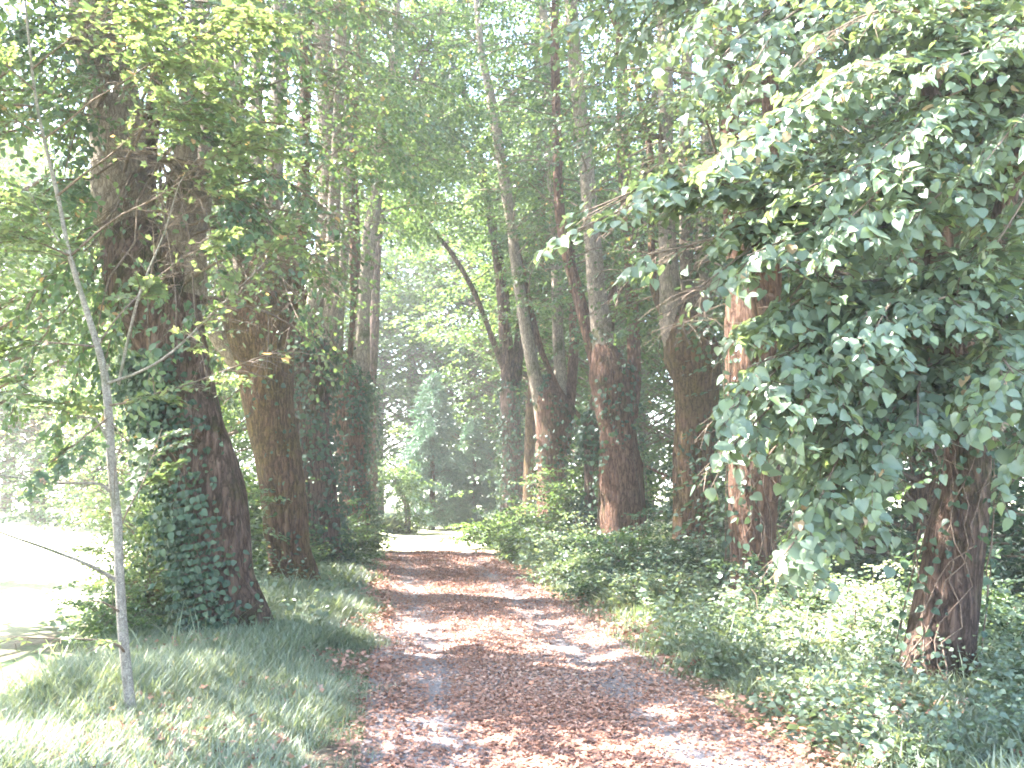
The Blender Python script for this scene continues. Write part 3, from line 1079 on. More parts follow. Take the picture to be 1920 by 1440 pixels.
boughs += fan((1720, -80, 7.4), [(1250, 110, 6.4, 14, .8), (1300, 170, 6.2, 13, .8), (1390, 160, 6.0, 12, .8), (1400, 40, 6.6, 12, .8), (1480, 90, 6.2, 11, .8),
                                 (1060, 60, 8.0, 16, .85), (1130, 120, 7.6, 13, .8), (1200, 20, 7.6, 12, .8), (1600, 140, 6.2, 10, .8), (1680, 40, 6.2, 10, .8)])
boughs += fan((1980, 330, 7.6), [(1620, 520, 6.8, 12, .9), (1700, 620, 6.8, 11, .9), (1480, 300, 6.9, 13, .9), (1640, 360, 6.6, 12, .9), (1780, 240, 6.5, 10, .9)])
lime_tree('R1', "nearest lime on the right, dark twisted trunk under long drooping leafy boughs", 6.95,
          [(1752, 1300, 124), (1762, 1200, 122), (1780, 1090, 112), (1792, 1000, 108), (1808, 900, 84), (1812, 830, 74), (1800, 740, 92), (1786, 640, 104)],
          [([(1792, 700, 84), (1772, 600, 62), (1760, 480, 56), (1750, 300, 52), (1745, 100, 48), (1740, -100, 40)], .5, 0),
           ([(1806, 700, 60), (1846, 600, 44), (1860, 480, 40), (1900, 330, 38), (1960, 100, 34), (2010, -100, 30)], -.3, 0),
           ([(1815, 860, 40), (1850, 815, 34), (1892, 770, 32), (1950, 700, 28), (2060, 560, 24)], -.6, 1)],
          BARK, 11, .09, 'heart', 70, 3.9, (1.2, 2.6), LIMEBLUE, (.6, 3), seed=31, extra=boughs,
          keepout=lambda p: (p[0] < 0.9 - .1 * p[1] and p[2] < 6) or p[1] < 3.2)
# R2
lime_tree('R2', "straight reddish lime trunk wrapped in bare vine stems, second from the right", 11.1,
          [(1412, 1155, 92), (1412, 1060, 88), (1412, 960, 88), (1414, 870, 88), (1410, 780, 84), (1404, 690, 84), (1404, 620, 86), (1400, 520, 74), (1400, 440, 50)],
          [([(1400, 620, 60), (1388, 560, 52), (1384, 480, 44), (1372, 330, 40), (1362, 150, 38), (1350, -60, 32)], .3, 0),
           ([(1420, 700, 60), (1440, 600, 42), (1446, 480, 40), (1450, 300, 36), (1442, 100, 32), (1450, -60, 28)], -.3, 0)],
          BARKRED, 14, .09, 'oval', 125, 3.3, (1.2, 2.8), LIMEBLUE, seed=32, keepout=no_block)
# R3
lime_tree('R3', "mossy brown lime trunk with a pale bulging fork on the right side", 15.0,
          [(1296, 1075, 82), (1298, 1000, 74), (1300, 900, 74), (1304, 800, 78), (1306, 720, 88), (1300, 670, 108), (1290, 630, 96)],
          [([(1290, 690, 56), (1262, 620, 50), (1256, 540, 40), (1250, 420, 32), (1248, 260, 30), (1246, 100, 30), (1244, -60, 28)], -.3, 1),
           ([(1316, 690, 50), (1320, 600, 36), (1316, 480, 30), (1326, 300, 28), (1330, 100, 24), (1334, -60, 22)], .5, 1),
           ([(1302, 680, 44), (1292, 590, 30), (1288, 480, 26), (1284, 300, 24), (1290, 80, 22)], .9, 1),
           ([(1280, 640, 26), (1232, 560, 16), (1222, 480, 14), (1220, 300, 14), (1190, 140, 12), (1170, 90, 10)], .8, 0)],
          BARKMOSS, 16, .095, 'oval', 115, 4.0, (1.2, 3.0), LIME, seed=33, keepout=no_block)
# R4
lime_tree('R4', "broad brown lime trunk on the right narrowing to one tall pale limb over the lane", 18.5,
          [(1168, 1020, 84), (1168, 940, 80), (1164, 880, 80), (1156, 800, 66), (1148, 740, 74), (1142, 700, 76), (1134, 665, 56)],
          [([(1142, 720, 52), (1130, 640, 42), (1120, 560, 36), (1112, 460, 33), (1104, 360, 31), (1094, 260, 29), (1080, 140, 28), (1070, 0, 26), (1064, -80, 22)], 0, 1),
           ([(1136, 760, 36), (1112, 660, 26), (1086, 560, 24), (1062, 470, 22), (1048, 380, 20), (1044, 240, 18), (1040, 60, 16)], .6, 0),
           ([(1176, 780, 40), (1188, 700, 28), (1186, 600, 24), (1180, 440, 24), (1170, 300, 26), (1166, 120, 22), (1160, -60, 20)], 1.0, 0)],
          BARKRED, 18, .115, 'simple', 130, 5.0, (1.3, 3.2), LIME, seed=34, keepout=no_block, twigs=False)
lime_tree('R4b', "ivied grey lime trunk standing close behind the broad brown one", 20.0,
          [(1118, 1000, 44), (1116, 900, 42), (1112, 800, 38)],
          [([(1112, 830, 34), (1128, 700, 26), (1150, 560, 24), (1196, 480, 18), (1210, 300, 16)], .8, 0)],
          BARK, 15, .12, 'simple', 60, 4.5, (1.3, 3.0), LIME, seed=35, keepout=no_block, twigs=False)
# R5
lime_tree('R5', "forked tan lime on the right whose long limb curves up left over the lane", 24.0,
          [(1032, 965, 54), (1032, 900, 52), (1032, 830, 56), (1034, 780, 64), (1032, 745, 56)],
          [([(1020, 800, 30), (1006, 720, 26), (992, 650, 23), (980, 580, 22), (966, 480, 22), (958, 410, 21), (944, 330, 21), (934, 260, 20), (920, 180, 18), (902, 90, 14), (890, -40, 10)], -.3, 1),
           ([(1044, 800, 32), (1050, 720, 24), (1046, 620, 22), (1044, 500, 21), (1036, 360, 20), (1030, 200, 20), (1022, 60, 18), (1010, -60, 16)], .3, 1),
           ([(1056, 840, 26), (1070, 740, 20), (1076, 620, 18), (1070, 460, 16), (1050, 300, 14)], .8, 0),
           ([(962, 440, 14), (990, 560, 14)], .8, 0)],
          BARKRED, 19, .13, 'simple', 190, 6.0, (1.5, 3.4), LIME, seed=36, keepout=no_block, twigs=False)
# R6
lime_tree('R6', "dark ivied lime at the far right end of the row beside the clearing", 29.0,
          [(962, 950, 44), (962, 890, 42), (960, 820, 38), (956, 740, 36)],
          [([(956, 760, 28), (950, 660, 26), (944, 560, 24), (930, 460, 20), (912, 360, 15), (900, 290, 12), (870, 170, 10), (845, 110, 7)], 0, 0),
           ([(962, 760, 26), (974, 640, 20), (984, 520, 18), (1000, 440, 16), (1012, 330, 14), (1006, 100, 12)], .5, 0),
           ([(948, 700, 14), (925, 640, 11), (890, 550, 10), (850, 480, 9), (812, 432, 7), (760, 370, 5)], -.5, 0),
           ([(944, 560, 14), (920, 400, 11), (880, 290, 9), (830, 230, 6)], .5, 0)],
          BARK, 20, .145, 'simple', 220, 6.0, (1.6, 3.6), LIME, seed=37, keepout=no_block, twigs=False)
lime_tree('R7', "thin lime stem between the forked tan lime and the dark end lime", 27.0,
          [(990, 955, 22), (992, 860, 20), (996, 760, 18)],
          [([(996, 780, 16), (1000, 640, 12), (1014, 520, 10), (1020, 360, 8)], .4, 0)],
          BARKMOSS, 15, .14, 'simple', 40, 5.5, (1.3, 2.8), MID, seed=38, keepout=no_block, twigs=False)

ivy('L1', "dense dark ivy on the leaning lime beside the sapling, thickest down its left side", 7500, .058, 1, (0, 2.9), 41, .10, thr=.40, side=(3.95, .55), vines=6)
ivy('L2', "sparse ivy sprigs on the orange mossy trunk", 500, .07, 1, (0.2, 4.5), 42, .04, thr=.55, vines=2)
ivy('L3', "thick ivy covering the dark trunk behind the orange mossy one", 3600, .085, 1, (0, 5.5), 43, .08, thr=.36)
ivy('L4', "ivy around the foot of the twin-stemmed red-brown lime", 3000, .09, 1, (0, 4.6), 44, .09, thr=.42, side=(0, 1.1))
ivy('L5', "ivy on the last slender left lime before the clearing", 1800, .10, 1, (0, 6), 45, .08, thr=.4)
ivy('R1', "ivy sprigs and tangled bare stems on the nearest right trunk", 260, .06, 1, (0, 2.4), 46, .06, thr=.42, vines=9, side=(3.9, 1.0))
ivy('R2', "bare vine stems with a few ivy leaves on the straight reddish trunk", 500, .075, 1, (0, 3.2), 47, .04, thr=.5, vines=9, side=(4.5, 1.0))
ivy('R3', "thin ivy at the foot of the mossy forked right trunk", 800, .08, 1, (0, 2.6), 48, .05, thr=.52)
ivy('R4', "ivy tufts on the broad brown trunk", 1300, .085, 1, (0.3, 5), 49, .07, thr=.52, vines=5)
ivy('R4b', "ivy wrapping the grey trunk behind the broad brown one", 2600, .09, 1, (0, 6), 50, .09, thr=.38)
ivy('R5', "ivy patches on the forked tan lime trunk", 1500, .095, 1, (0.5, 6), 51, .08, thr=.48)
ivy('R6', "heavy ivy sleeve on the dark lime at the right end of the row", 2600, .10, 1, (0, 7), 52, .10, thr=.38)


# ------------------------------------------------------------------ the young sapling, left foreground
def sapling():
    rng = np.random.default_rng(61)
    Y = 5.75
    pts = [(250, 1380, 24), (241, 1290, 22), (231, 1180, 21), (226, 1080, 20), (218, 980, 19), (212, 880, 18), (207, 780, 18), (196, 710, 16), (182, 650, 14),
           (160, 570, 12), (132, 480, 10), (104, 370, 9), (84, 260, 7), (66, 170, 6), (52, 70, 5), (44, -30, 4)]
    q, r = px_line(pts, Y)
    r = r * .86
    q[2:-1, 0] += rng.normal(0, .006, len(q) - 3)
    g = float(ground_z(q[0][0], Y))
    q[0][2] = g - .03
    org = np.array([q[0][0], Y, g])
    root = empty("sapling", org)
    tag(root, "slim pale grey sapling with thin bare lower branches in front of the meadow", "sapling")
    b = Buf()
    tube(b, q, r, 14, .04, .09, 3.3, .02)
    for kk in (2, 4, 5, 6, 7, 8):
        c0 = q[kk] + np.array([rng.choice([-1, 1]) * r[kk] * .7, -r[kk] * .5, rng.uniform(-.1, .1)])
        tube(b, [c0 - [0, 0, .025], c0, c0 + [0, 0, .02]], [.004, r[kk] * .45, .004], 8, .01)
    b.build("trunk", BARKSAP, root, True, org)
    br = [  # (pixel polyline with depth, start width px, end, sprays, scale)
        ([(218, 1088, Y), (120, 1040, 5.5), (0, 985, 5.3), (-120, 930, 5.1)], 9, 4, 0, 0),
        ([(211, 925, Y), (190, 905, 5.7), (100, 910, 5.6), (0, 902, 5.5), (-120, 890, 5.4)], 9, 4, 0, 0),
        ([(228, 1150, Y), (195, 1135, 5.6), (160, 1130, 5.5)], 6, 3, 0, 0),
        ([(236, 1225, Y), (200, 1200, 5.6), (90, 1195, 5.5), (0, 1190, 5.4)], 6, 3, 3, .45),
        ([(204, 830, Y), (180, 790, 5.7), (150, 770, 5.6), (60, 740, 5.4), (0, 700, 5.2)], 7, 4, 3, .6),
        ([(205, 790, Y), (226, 810, 5.7), (222, 880, 5.6), (220, 940, 5.6)], 4, 3, 0, 0),
        ([(222, 720, Y), (240, 640, 5.7), (270, 560, 5.5), (310, 440, 5.4), (345, 350, 5.2), (372, 300, 5.1)], 8, 4, 9, .55),
        ([(196, 720, Y), (300, 660, 5.5), (400, 590, 5.4), (480, 510, 5.3), (560, 430, 5.2)], 7, 3, 11, .62),
        ([(205, 760, Y), (320, 740, 5.3), (430, 700, 5.1), (560, 650, 5.0)], 6, 3, 8, .55),
        ([(160, 570, Y), (120, 490, 5.9), (75, 400, 6.0), (40, 340, 6.1)], 7, 3, 8, .7),
        ([(182, 650, Y), (100, 630, 5.6), (20, 620, 5.4), (-60, 590, 5.3)], 6, 3, 5, .7),
        ([(132, 480, Y), (230, 400, 5.6), (330, 340, 5.4), (440, 280, 5.2), (540, 230, 5.1)], 6, 3, 10, .65),
        ([(132, 480, Y), (60, 440, 5.5), (-40, 400, 5.3)], 6, 3, 7, .75),
        ([(104, 370, Y), (200, 300, 5.6), (300, 220, 5.4), (400, 160, 5.2)], 6, 3, 10, .7),
        ([(84, 260, Y), (10, 220, 5.6), (-60, 180, 5.4)], 5, 3, 8, .75),
        ([(84, 260, Y), (180, 190, 5.6), (300, 110, 5.4), (420, 60, 5.2), (520, 40, 5.1)], 5, 3, 11, .7),
        ([(66, 170, Y), (-10, 110, 5.6), (-60, 60, 5.5)], 5, 3, 6, .75),
        ([(60, 130, Y), (150, 60, 5.6), (260, 0, 5.5)], 5, 3, 8, .75),
        ([(207, 780, Y), (120, 850, 5.5), (40, 900, 5.3)], 5, 3, 3, .5),
        ([(220, 1000, Y), (262, 900, 5.9), (300, 800, 6.1)], 5, 3, 5, .5),
        ([(182, 650, Y), (250, 560, 6.0), (330, 480, 6.2), (420, 420, 6.4)], 5, 3, 8, .65),
    ]
    lb, tb = Buf(), Buf()
    sset = spray_set(.6, .05, 4, .9, .25)
    P0, D, Sc = [], [], []
    for pl, w0, w1, ns, s_ in br:
        c = np.array([P(*t) for t in pl])
        c[1:-1] += rng.normal(0, .015, (len(c) - 2, 3))
        bb = Buf()
        c = resample(c, np.ones(len(c)), .22)[0]
        c[1:] += np.cumsum(rng.normal(0, .009, (len(c) - 1, 3)), 0)
        tube(bb, c, np.linspace(w0 * .85, .9, len(c)) / 2 / FPX * Y, 6, .08)
        bb.build("branch", BARKSAP if w0 > 6.5 else TWIG, root, True, org)
        cd = np.gradient(c, axis=0)
        for s in range(int(ns * 1.7)):
            t = .3 + .82 * (s + rng.random() * .5) / (ns * 2)
            f = min(t, .999) * (len(c) - 1)
            k = int(f)
            q = c[k] + (c[k + 1] - c[k]) * (f - k)
            dd = norm(cd[k])
            sd = norm(np.cross(dd, [0, 0, 1.0])) * (1 if s % 2 else -1)
            P0.append(q)
            D.append(dd * rng.uniform(.6, 1.1) + sd * rng.uniform(.3, 1.0) + np.array([0, 0, rng.uniform(-.2, .05)]))
            Sc.append(s_ * rng.uniform(.8, 1.2))
    put_sprays(lb, 'maple', P0, D, np.array(Sc) * .8, sset, tb, rng)
    lb.build("crown", YOUNG, root, False, org)
    tb.build("twigs", TWIG, root, True, org)


sapling()


# ------------------------------------------------------------------ shrubs
def shrub_mesh(seed, h, wd, leaf, kind, n_st, mat, sset_len=.5, dens=1.0):
    rng = np.random.default_rng(seed)
    lb, tb = Buf(), Buf()
    P0, D, Sc = [], [], []
    for i in range(n_st):
        az = rng.uniform(0, 2 * math.pi)
        rr = rng.random() ** .5
        d = np.array([math.cos(az) * rr * wd / h, math.sin(az) * rr * wd / h, 1.0])
        L = h * rng.uniform(.65, 1.1) * (1.1 - .3 * rr)
        c = grow([math.cos(az) * .15 * wd * rr, math.sin(az) * .15 * wd * rr, -.05], d, L, 6, .5, .12, rng)
        tube(tb, c, np.linspace(.014, .004, len(c)) * max(1, h / 2), 4, .3, cap=False)
        cd = np.gradient(c, axis=0)
        ns = int(9 * dens)
        for s in range(ns):
            t = .12 + .88 * (s + rng.random()) / ns
            f = min(t, .999) * (len(c) - 1)
            k = int(f)
            q = c[k] + (c[k + 1] - c[k]) * (f - k)
            a2 = rng.uniform(0, 2 * math.pi)
            P0.append(q)
            D.append(norm(cd[k]) * rng.uniform(.1, .7) + np.array([math.cos(a2), math.sin(a2), rng.uniform(-.3, .4)]))
            Sc.append(rng.uniform(.7, 1.2))
    P0 = np.array(P0)
    put_sprays(lb, kind, P0, D, np.array(Sc), spray_set(sset_len, leaf, 2, 1.0, .3), None, rng, gaps=False)
    return lb, tb


def build_proto(name, lb, tb, mat):
    a = lb.build("crown", mat)
    b = tb.build("stems", TWIG, None, True)
    for o in (a, b):
        COL.objects.unlink(o)
    return a, b


def put_proto(name, proto, loc, rot, scale, label, cat, group, mat=None, skew=1.0):
    e = empty(name, loc)
    e.rotation_euler = (0, 0, rot)
    e.scale = (scale * skew, scale * skew, scale)
    tag(e, label, cat, group)
    for src in proto:
        c = src.copy()
        COL.objects.link(c)
        c.parent = e
        if mat is not None and src.name.startswith("crown"):
            c.material_slots[0].link = 'OBJECT'
            c.material_slots[0].material = mat
    return e


SH = [build_proto("shrub", *shrub_mesh(101, 1.3, 1.0, .085, 'oval', 26, WEED), WEED),
      build_proto("shrub", *shrub_mesh(102, 1.1, 1.2, .10, 'oval', 26, DARKG), DARKG),
      build_proto("shrub", *shrub_mesh(103, 2.6, 1.7, .12, 'oval', 34, MID, .75, 1.3), MID),
      build_proto("shrub", *shrub_mesh(104, 0.7, 0.6, .07, 'oval', 18, WEED, .35, .8), WEED)]
rg = np.random.default_rng(70)
UND = "bushes growing between the lane trees"
shr = [  # x, y, proto, scale, material, label
    (2.15, 12.3, 1, .72, WEED, "low leafy bush at the foot of the vine-wrapped reddish trunk"),
    (1.75, 13.8, 0, .9, DARKG, "dark bush in front of the mossy forked trunk"),
    (1.55, 15.6, 1, .8, LIME, "broad glossy bush between the mossy forked and the broad brown trunk"),
    (1.0, 16.6, 0, .8, WEED, "leafy bush in front of the broad brown trunk, nearest the lane"),
    (0.55, 18.6, 1, .9, MID, "bright leafed bush beside the lane below the grey ivied trunk"),
    (0.2, 20.4, 0, 1.0, MID, "bush with sunlit leaves below the forked tan lime"),
    (-0.35, 22.6, 1, 1.2, MID, "yellow green sunlit bush at the right end of the lane"),
    (2.9, 9.9, 0, .75, DARKG, "dark bush right of the vine-wrapped reddish trunk"),
    (4.3, 8.4, 1, .8, DARKG, "dark low bush behind the nearest right trunk"),
    (3.95, 6.0, 0, .62, DARKG, "shady bush in the lower right corner beside the nearest trunk"),
    (3.7, 16.2, 2, .7, DARKG, "tall dark bush behind the mossy forked trunk"),
    (4.4, 19.5, 2, .9, LIME, "tall bush behind the broad brown trunk"),
    (1.9, 21.0, 2, .9, MID, "tall bush filling the gap left of the broad brown trunk"),
    (1.35, 12.2, 1, .62, DARKG, "small dark bush at the lane edge left of the vine-wrapped trunk"),
    (1.75, 10.9, 0, .55, WEED, "small light bush just before the vine-wrapped reddish trunk"),
    (2.45, 7.7, 3, .72, GLAREWEED, "low bush with painted sun glare nearest the lane before the nearest right trunk"),
    (2.95, 8.2, 3, .9, GLAREWEED, "bush with painted sun glare left of the nearest right trunk"),
    (2.35, 8.9, 3, .8, GLAREWEED, "low glare-painted bush between the lane and the taller glare-painted bush"),
    (3.45, 8.9, 0, .6, GLAREWEED, "glare-painted bush half behind the nearest right trunk"),
    (2.75, 7.05, 3, .5, GLAREWEED, "tiny glare-painted bush touching the foot of the nearest right trunk"),
    (3.7, 5.2, 1, .5, DARKG, "dark glossy plants cut by the bottom right corner"),
    (2.15, 7.1, 3, .5, GLAREWEED, "glare-painted tuft of weeds closest to the littered lane edge"),
    (3.3, 9.6, 3, 1.0, GLAREWEED, "glare-painted bush in the sunny gap right of the vine-wrapped trunk"),
    (1.65, 13.0, 2, .42, DARKG, "upright dark bush just left of the foot of the mossy forked trunk"),
    (2.5, 11.9, 2, .38, DARKG, "upright dark bush tucked behind the vine-wrapped trunk"),
    (.95, 14.6, 1, .75, WEED, "glossy bush at the lane edge before the broad brown trunk"),
    (-3.55, 14.4, 0, .62, MID, "small bush right at the foot of the orange mossy trunk"),
    (-3.35, 17.0, 1, .72, MID, "bush by the left verge in front of the dark ivied trunk"),
    (-3.45, 19.4, 0, .95, MID, "bush at the foot of the twin-stemmed lime"),
    (-3.9, 22.2, 1, 1.0, MID, "bush below the last slender left lime"),
    (-3.7, 8.6, 0, .5, MID, "low bush growing against the left side of the ivy-clad trunk"),
    (-3.75, 9.6, 2, .52, YOUNG, "yellow green bush behind the sapling at the meadow edge"),
    (-4.6, 12.6, 2, .75, YOUNG, "tall pale bush between the ivy-clad and the orange mossy trunk"),
    (-5.2, 16.0, 2, .95, MID, "tall bush behind the orange mossy trunk"),
    (-6.0, 20.5, 2, 1.0, MID, "tall bush behind the twin-stemmed lime on the meadow side"),
]
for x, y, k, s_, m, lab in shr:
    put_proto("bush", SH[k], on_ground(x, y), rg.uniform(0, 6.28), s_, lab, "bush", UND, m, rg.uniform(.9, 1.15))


# ------------------------------------------------------------------ weeds covering the right verge
def weeds():
    rng = np.random.default_rng(81)
    b = Buf()

    def lay(n, xr, yr, h0, h1, leaf, seed, thr=.35):
        y = rng.uniform(*yr, n)
        x = path_c(y) + rng.uniform(*xr, n)
        k = hash_noise(x, y, 1.1, 60 + seed) > thr
        k &= ~((x > 2.1) & (x < 3.5) & (y > 5.2) & (y < 6.9) & (np.abs(x / y - 3.17 / 6.95) < .045) & (rng.random(n) < .85))
        x, y = x[k], y[k]
        for xx, yy in zip(x, y):
            h = rng.uniform(h0, h1) * (.5 + .9 * float(hash_noise(xx, yy, .8, 66)))
            z = float(ground_z(xx, yy))
            m = max(4, int(h / .05))
            t = (np.arange(m) + .8) / m
            lean = rng.normal(0, .22, 2)
            pos = np.stack([xx + lean[0] * h * t ** 2, yy + lean[1] * h * t ** 2, z + h * t], -1)
            az = np.arange(m) * 2.1 + rng.uniform(0, 6) + rng.normal(0, .5, m)
            yd = np.stack([np.cos(az), np.sin(az), rng.uniform(-.35, .5, m)], -1)
            put(b, 'oval', pos, basis(yd, np.tile([0, 0, 1.0], (m, 1)) + rng.normal(0, .55, (m, 3))), leaf * (1.25 - .6 * t) * rng.uniform(.7, 1.2, m),
                np.clip(rng.random(m) * .6 + rng.uniform(0, .38), 0, 1))
    lay(3600, (1.35, 5.4), (4.2, 9.0), .08, .48, .055, 1, .28)
    lay(420, (1.7, 5.4), (4.6, 9.5), .5, .95, .07, 7, .5)
    lay(1800, (1.6, 5.5), (9.0, 16.0), .15, .6, .09, 2, .25)
    lay(900, (1.4, 4.5), (16, 23), .2, .7, .12, 3, .25)
    lay(1100, (-4.6, -1.7), (8.6, 22), .12, .5, .09, 4, .45)
    lay(900, (5.0, 9.0), (7.0, 20.0), .2, .8, .11, 6, .3)
    tag(b.build("undergrowth", WEED), "nettles and low leafy weeds covering the shady verges", "undergrowth", None, "stuff")


weeds()


# ------------------------------------------------------------------ conifer at the end
def conifer(h, wd, seed, name, label, loc, group="dark firs beyond the clearing"):
    rng = np.random.default_rng(seed)
    root = empty(name, loc)
    tag(root, label, "fir", group)
    b = Buf()
    tube(b, [(0, 0, -.1), (0, 0, h * .5), (0, 0, h)], [.12, .07, .01], 8, .4)
    b.build("trunk", BARK, root, True)
    tb, lb = Buf(), Buf()
    pos, yd, sz = [], [], []
    for i in range(int(42 * h)):
        z = h * (.03 + .97 * rng.random() ** 1.15)
        L = wd * (1 - z / h) ** .75 * rng.uniform(.6, 1.1) + .12
        az = rng.uniform(0, 2 * math.pi)
        c = grow((0, 0, z), [math.cos(az), math.sin(az), .25], L, 5, .45, .06, rng)
        tube(tb, c, np.linspace(.012, .003, len(c)), 3, .5, cap=False)
        m = int(L * 60) + 8
        t = rng.random(m) ** .8 * (len(c) - 1.001)
        k = t.astype(int)
        q = c[k] + (c[k + 1] - c[k]) * (t - k)[:, None]
        side = rng.normal(0, 1, (m, 3)) * .8 + norm(c[k + 1] - c[k]) * .9 + np.array([0, 0, -.15])
        pos.append(q)
        yd.append(side)
        sz.append(rng.uniform(.14, .30, m))
    pos, yd, sz = np.vstack(pos), np.vstack(yd), np.concatenate(sz)
    put(lb, 'needle', pos, basis(yd, rng.normal(0, 1, pos.shape)), sz)
    tb.build("branches", TWIG, root, True)
    lb.build("crown", NEEDLE, root)


conifer(5.4, 1.75, 91, "fir_tree", "blue green fir standing behind the sunny clearing at the end of the lane", (-2.75, 31.5, 0))
conifer(3.9, 1.4, 92, "fir_tree", "smaller fir close to the right of the blue green one, partly behind sunlit leaves", (-1.35, 32.6, 0))


# ------------------------------------------------------------------ background trees
def bg_tree_mesh(seed, h, rad, leaf, nclump, zlow, per=9, kind='simple', off=None):
    rng = np.random.default_rng(seed)
    lb, tb, kb = Buf(), Buf(), Buf()
    tube(kb, [(0, 0, -.2), (rng.normal(0, .2), rng.normal(0, .2), h * .4), (rng.normal(0, .5), rng.normal(0, .5), h * .9)], [.28, .2, .05], 10, .4, .1, seed)
    P0, D, Sc = [], [], []
    for i in range(nclump):
        z = zlow + (h - zlow) * rng.random() ** .9
        f = (z - zlow) / (h - zlow)
        R = rad * (math.sin(math.pi * (0.18 + .80 * f)) ** .6) * rng.uniform(.45, 1.08)
        az = rng.uniform(0, 2 * math.pi)
        c = np.array([math.cos(az) * R, math.sin(az) * R, z])
        st = np.array([0, 0, max(.5, z - R * .55)])
        tube(tb, [st, (st + c) / 2 + rng.normal(0, .15, 3), c], [.05, .03, .012], 4, 1.0, cap=False)
        for s in range(per):
            a2 = rng.uniform(0, 2 * math.pi)
            P0.append(c + rng.normal(0, .42, 3) * np.array([1, 1, .55]))
            D.append([math.cos(a2) + .6 * math.cos(az), math.sin(a2) + .6 * math.sin(az), rng.uniform(-.4, .2)])
            Sc.append(rng.uniform(.8, 1.3))
    if off is not None:
        put_sprays(lb, kind, np.array(P0) + off, D, np.array(Sc), spray_set(.95, leaf, 2, .8, .4), None, rng, gaps=True)
        root = empty("lime_tree", off)
        kb.build("trunk", BARK, root, True)
        lb.build("crown", LIME, root, False, off)
        tb.build("branches", TWIG, root, True)
        return root
    put_sprays(lb, kind, P0, D, np.array(Sc), spray_set(.95, leaf, 2, .8, .4), None, rng, gaps=False)
    k = kb.build("trunk", BARK, None, True)
    a = lb.build("crown", MID)
    b = tb.build("branches", TWIG, None, True)
    for o in (k, a, b):
        COL.objects.unlink(o)
    return k, a, b


BGP = [bg_tree_mesh(201, 15, 4.2, .20, 150, 1.2), bg_tree_mesh(202, 18, 4.8, .22, 170, 2.0), bg_tree_mesh(203, 12, 3.8, .18, 130, .6),
       bg_tree_mesh(204, 9, 3.0, .13, 130, .4, 9, 'oval')]
bgt = [  # x, y, proto, scale, mat, label
    # beyond the clearing
    (-6.4, 44, 0, .9, MID, "bushy pale tree just left of the fir"),
    (-2.0, 41, 0, 1.0, MID, "tall bright tree rising directly behind the fir"),
    (1.8, 38, 2, 1.0, MID, "bright bushy tree behind the dark end lime"),
    (-8.5, 40, 1, .95, MID, "tall pale tree seen between the left row and the fir"),
    (-4.8, 47, 1, 1.15, MID, "very tall far tree closing the view above the clearing"),
    (2.5, 47, 1, 1.15, MID, "very tall far tree above the right row"),
    (6.5, 43, 1, 1.0, MID, "tall far tree behind the forked tan lime"),
    (1.0, 44, 1, 1.2, MID, "tall pale tree standing behind the smaller fir, its crown filling the gap"),
    (-1.2, 52, 1, 1.35, MID, "giant far tree whose top shows highest in the gap over the lane"),
    (-9.0, 54, 1, 1.35, MID, "giant far tree behind the pale tree left of the fir"),
    (7.5, 55, 1, 1.35, MID, "giant far tree behind the forked tan lime"),
    (.6, 34.5, 0, .9, MID, "green tree just right of the firs behind the dark end lime"),
    # left beyond the meadow
    (-13, 39, 0, 1.0, YOUNG, "pale tree at the far meadow edge, seen between the left trunks"),
    (-18.5, 40, 0, 1.1, YOUNG, "pale tree at the far meadow edge behind the ivy-clad lime"),
    (-24, 40, 1, 1.0, YOUNG, "pale tree at the far meadow edge behind the sapling"),
    (-30, 42, 0, 1.2, YOUNG, "pale tree at the far end of the meadow, cut by the left border"),
    (-10.5, 29, 2, .62, YOUNG, "bushy tree on the meadow side behind the dark ivied trunk"),
    (-9.4, 24.5, 3, .75, YOUNG, "small bushy tree behind the orange mossy lime"),
    (-14.5, 31, 3, 1.15, LIME, "bushy green tree left of the ivy-clad lime across the meadow"),
    (-17.6, 34, 0, .95, LIME, "green tree across the meadow seen just behind the sapling"),
    (-21.5, 37, 1, .9, MID, "big pale green tree across the meadow at the left border"),
    (-11.0, 27, 2, .75, LIME, "rounded green tree across the meadow between sapling and ivy-clad lime"),
    (-25.5, 46, 1, 1.1, MID, "hazy tall tree far across the meadow beyond the others"),
    (-15.0, 44, 1, 1.1, MID, "hazy tall tree far behind the ivy-clad lime"),
    # right side
    (5.8, 12.8, 3, .95, DARKG, "small dark bushy tree between the nearest trunk and the vine-wrapped trunk"),
    (6.5, 19.0, 3, 1.0, LIME, "bushy tree behind the mossy forked trunk"),
    (7.4, 9.6, 3, .85, DARKG, "small dark tree at the right border behind the nearest trunk"),
    (9.5, 16, 2, .95, LIME, "spreading green tree right of the vine-wrapped trunk"),
    (5.6, 26, 2, .95, LIME, "leafy tree behind the broad brown trunk"),
    (8.5, 24, 0, .9, LIME, "tall green tree deep behind the vine-wrapped trunk"),
    (12.5, 20, 0, .9, DARKG, "tall dark tree deep behind the nearest trunk"),
    (3.2, 31, 0, .95, MID, "tall leafy tree behind the grey ivied trunk"),
    (8.0, 33, 1, .95, LIME, "tall tree far behind the mossy forked trunk"),
    (15.5, 29, 1, .95, LIME, "tall far tree towards the right border"),
    (20, 24, 0, 1.0, LIME, "tall far tree cut by the right border"),
    (12.5, 38, 1, 1.0, LIME, "very far tree above the vine-wrapped trunk"),
]
for x, y, k, s_, m, lab in bgt:
    put_proto("broadleaf_tree", BGP[k], (x, y, 0), rg.uniform(0, 6.28), s_, lab, "tree", "trees standing behind the lane rows", m, rg.uniform(.92, 1.1))

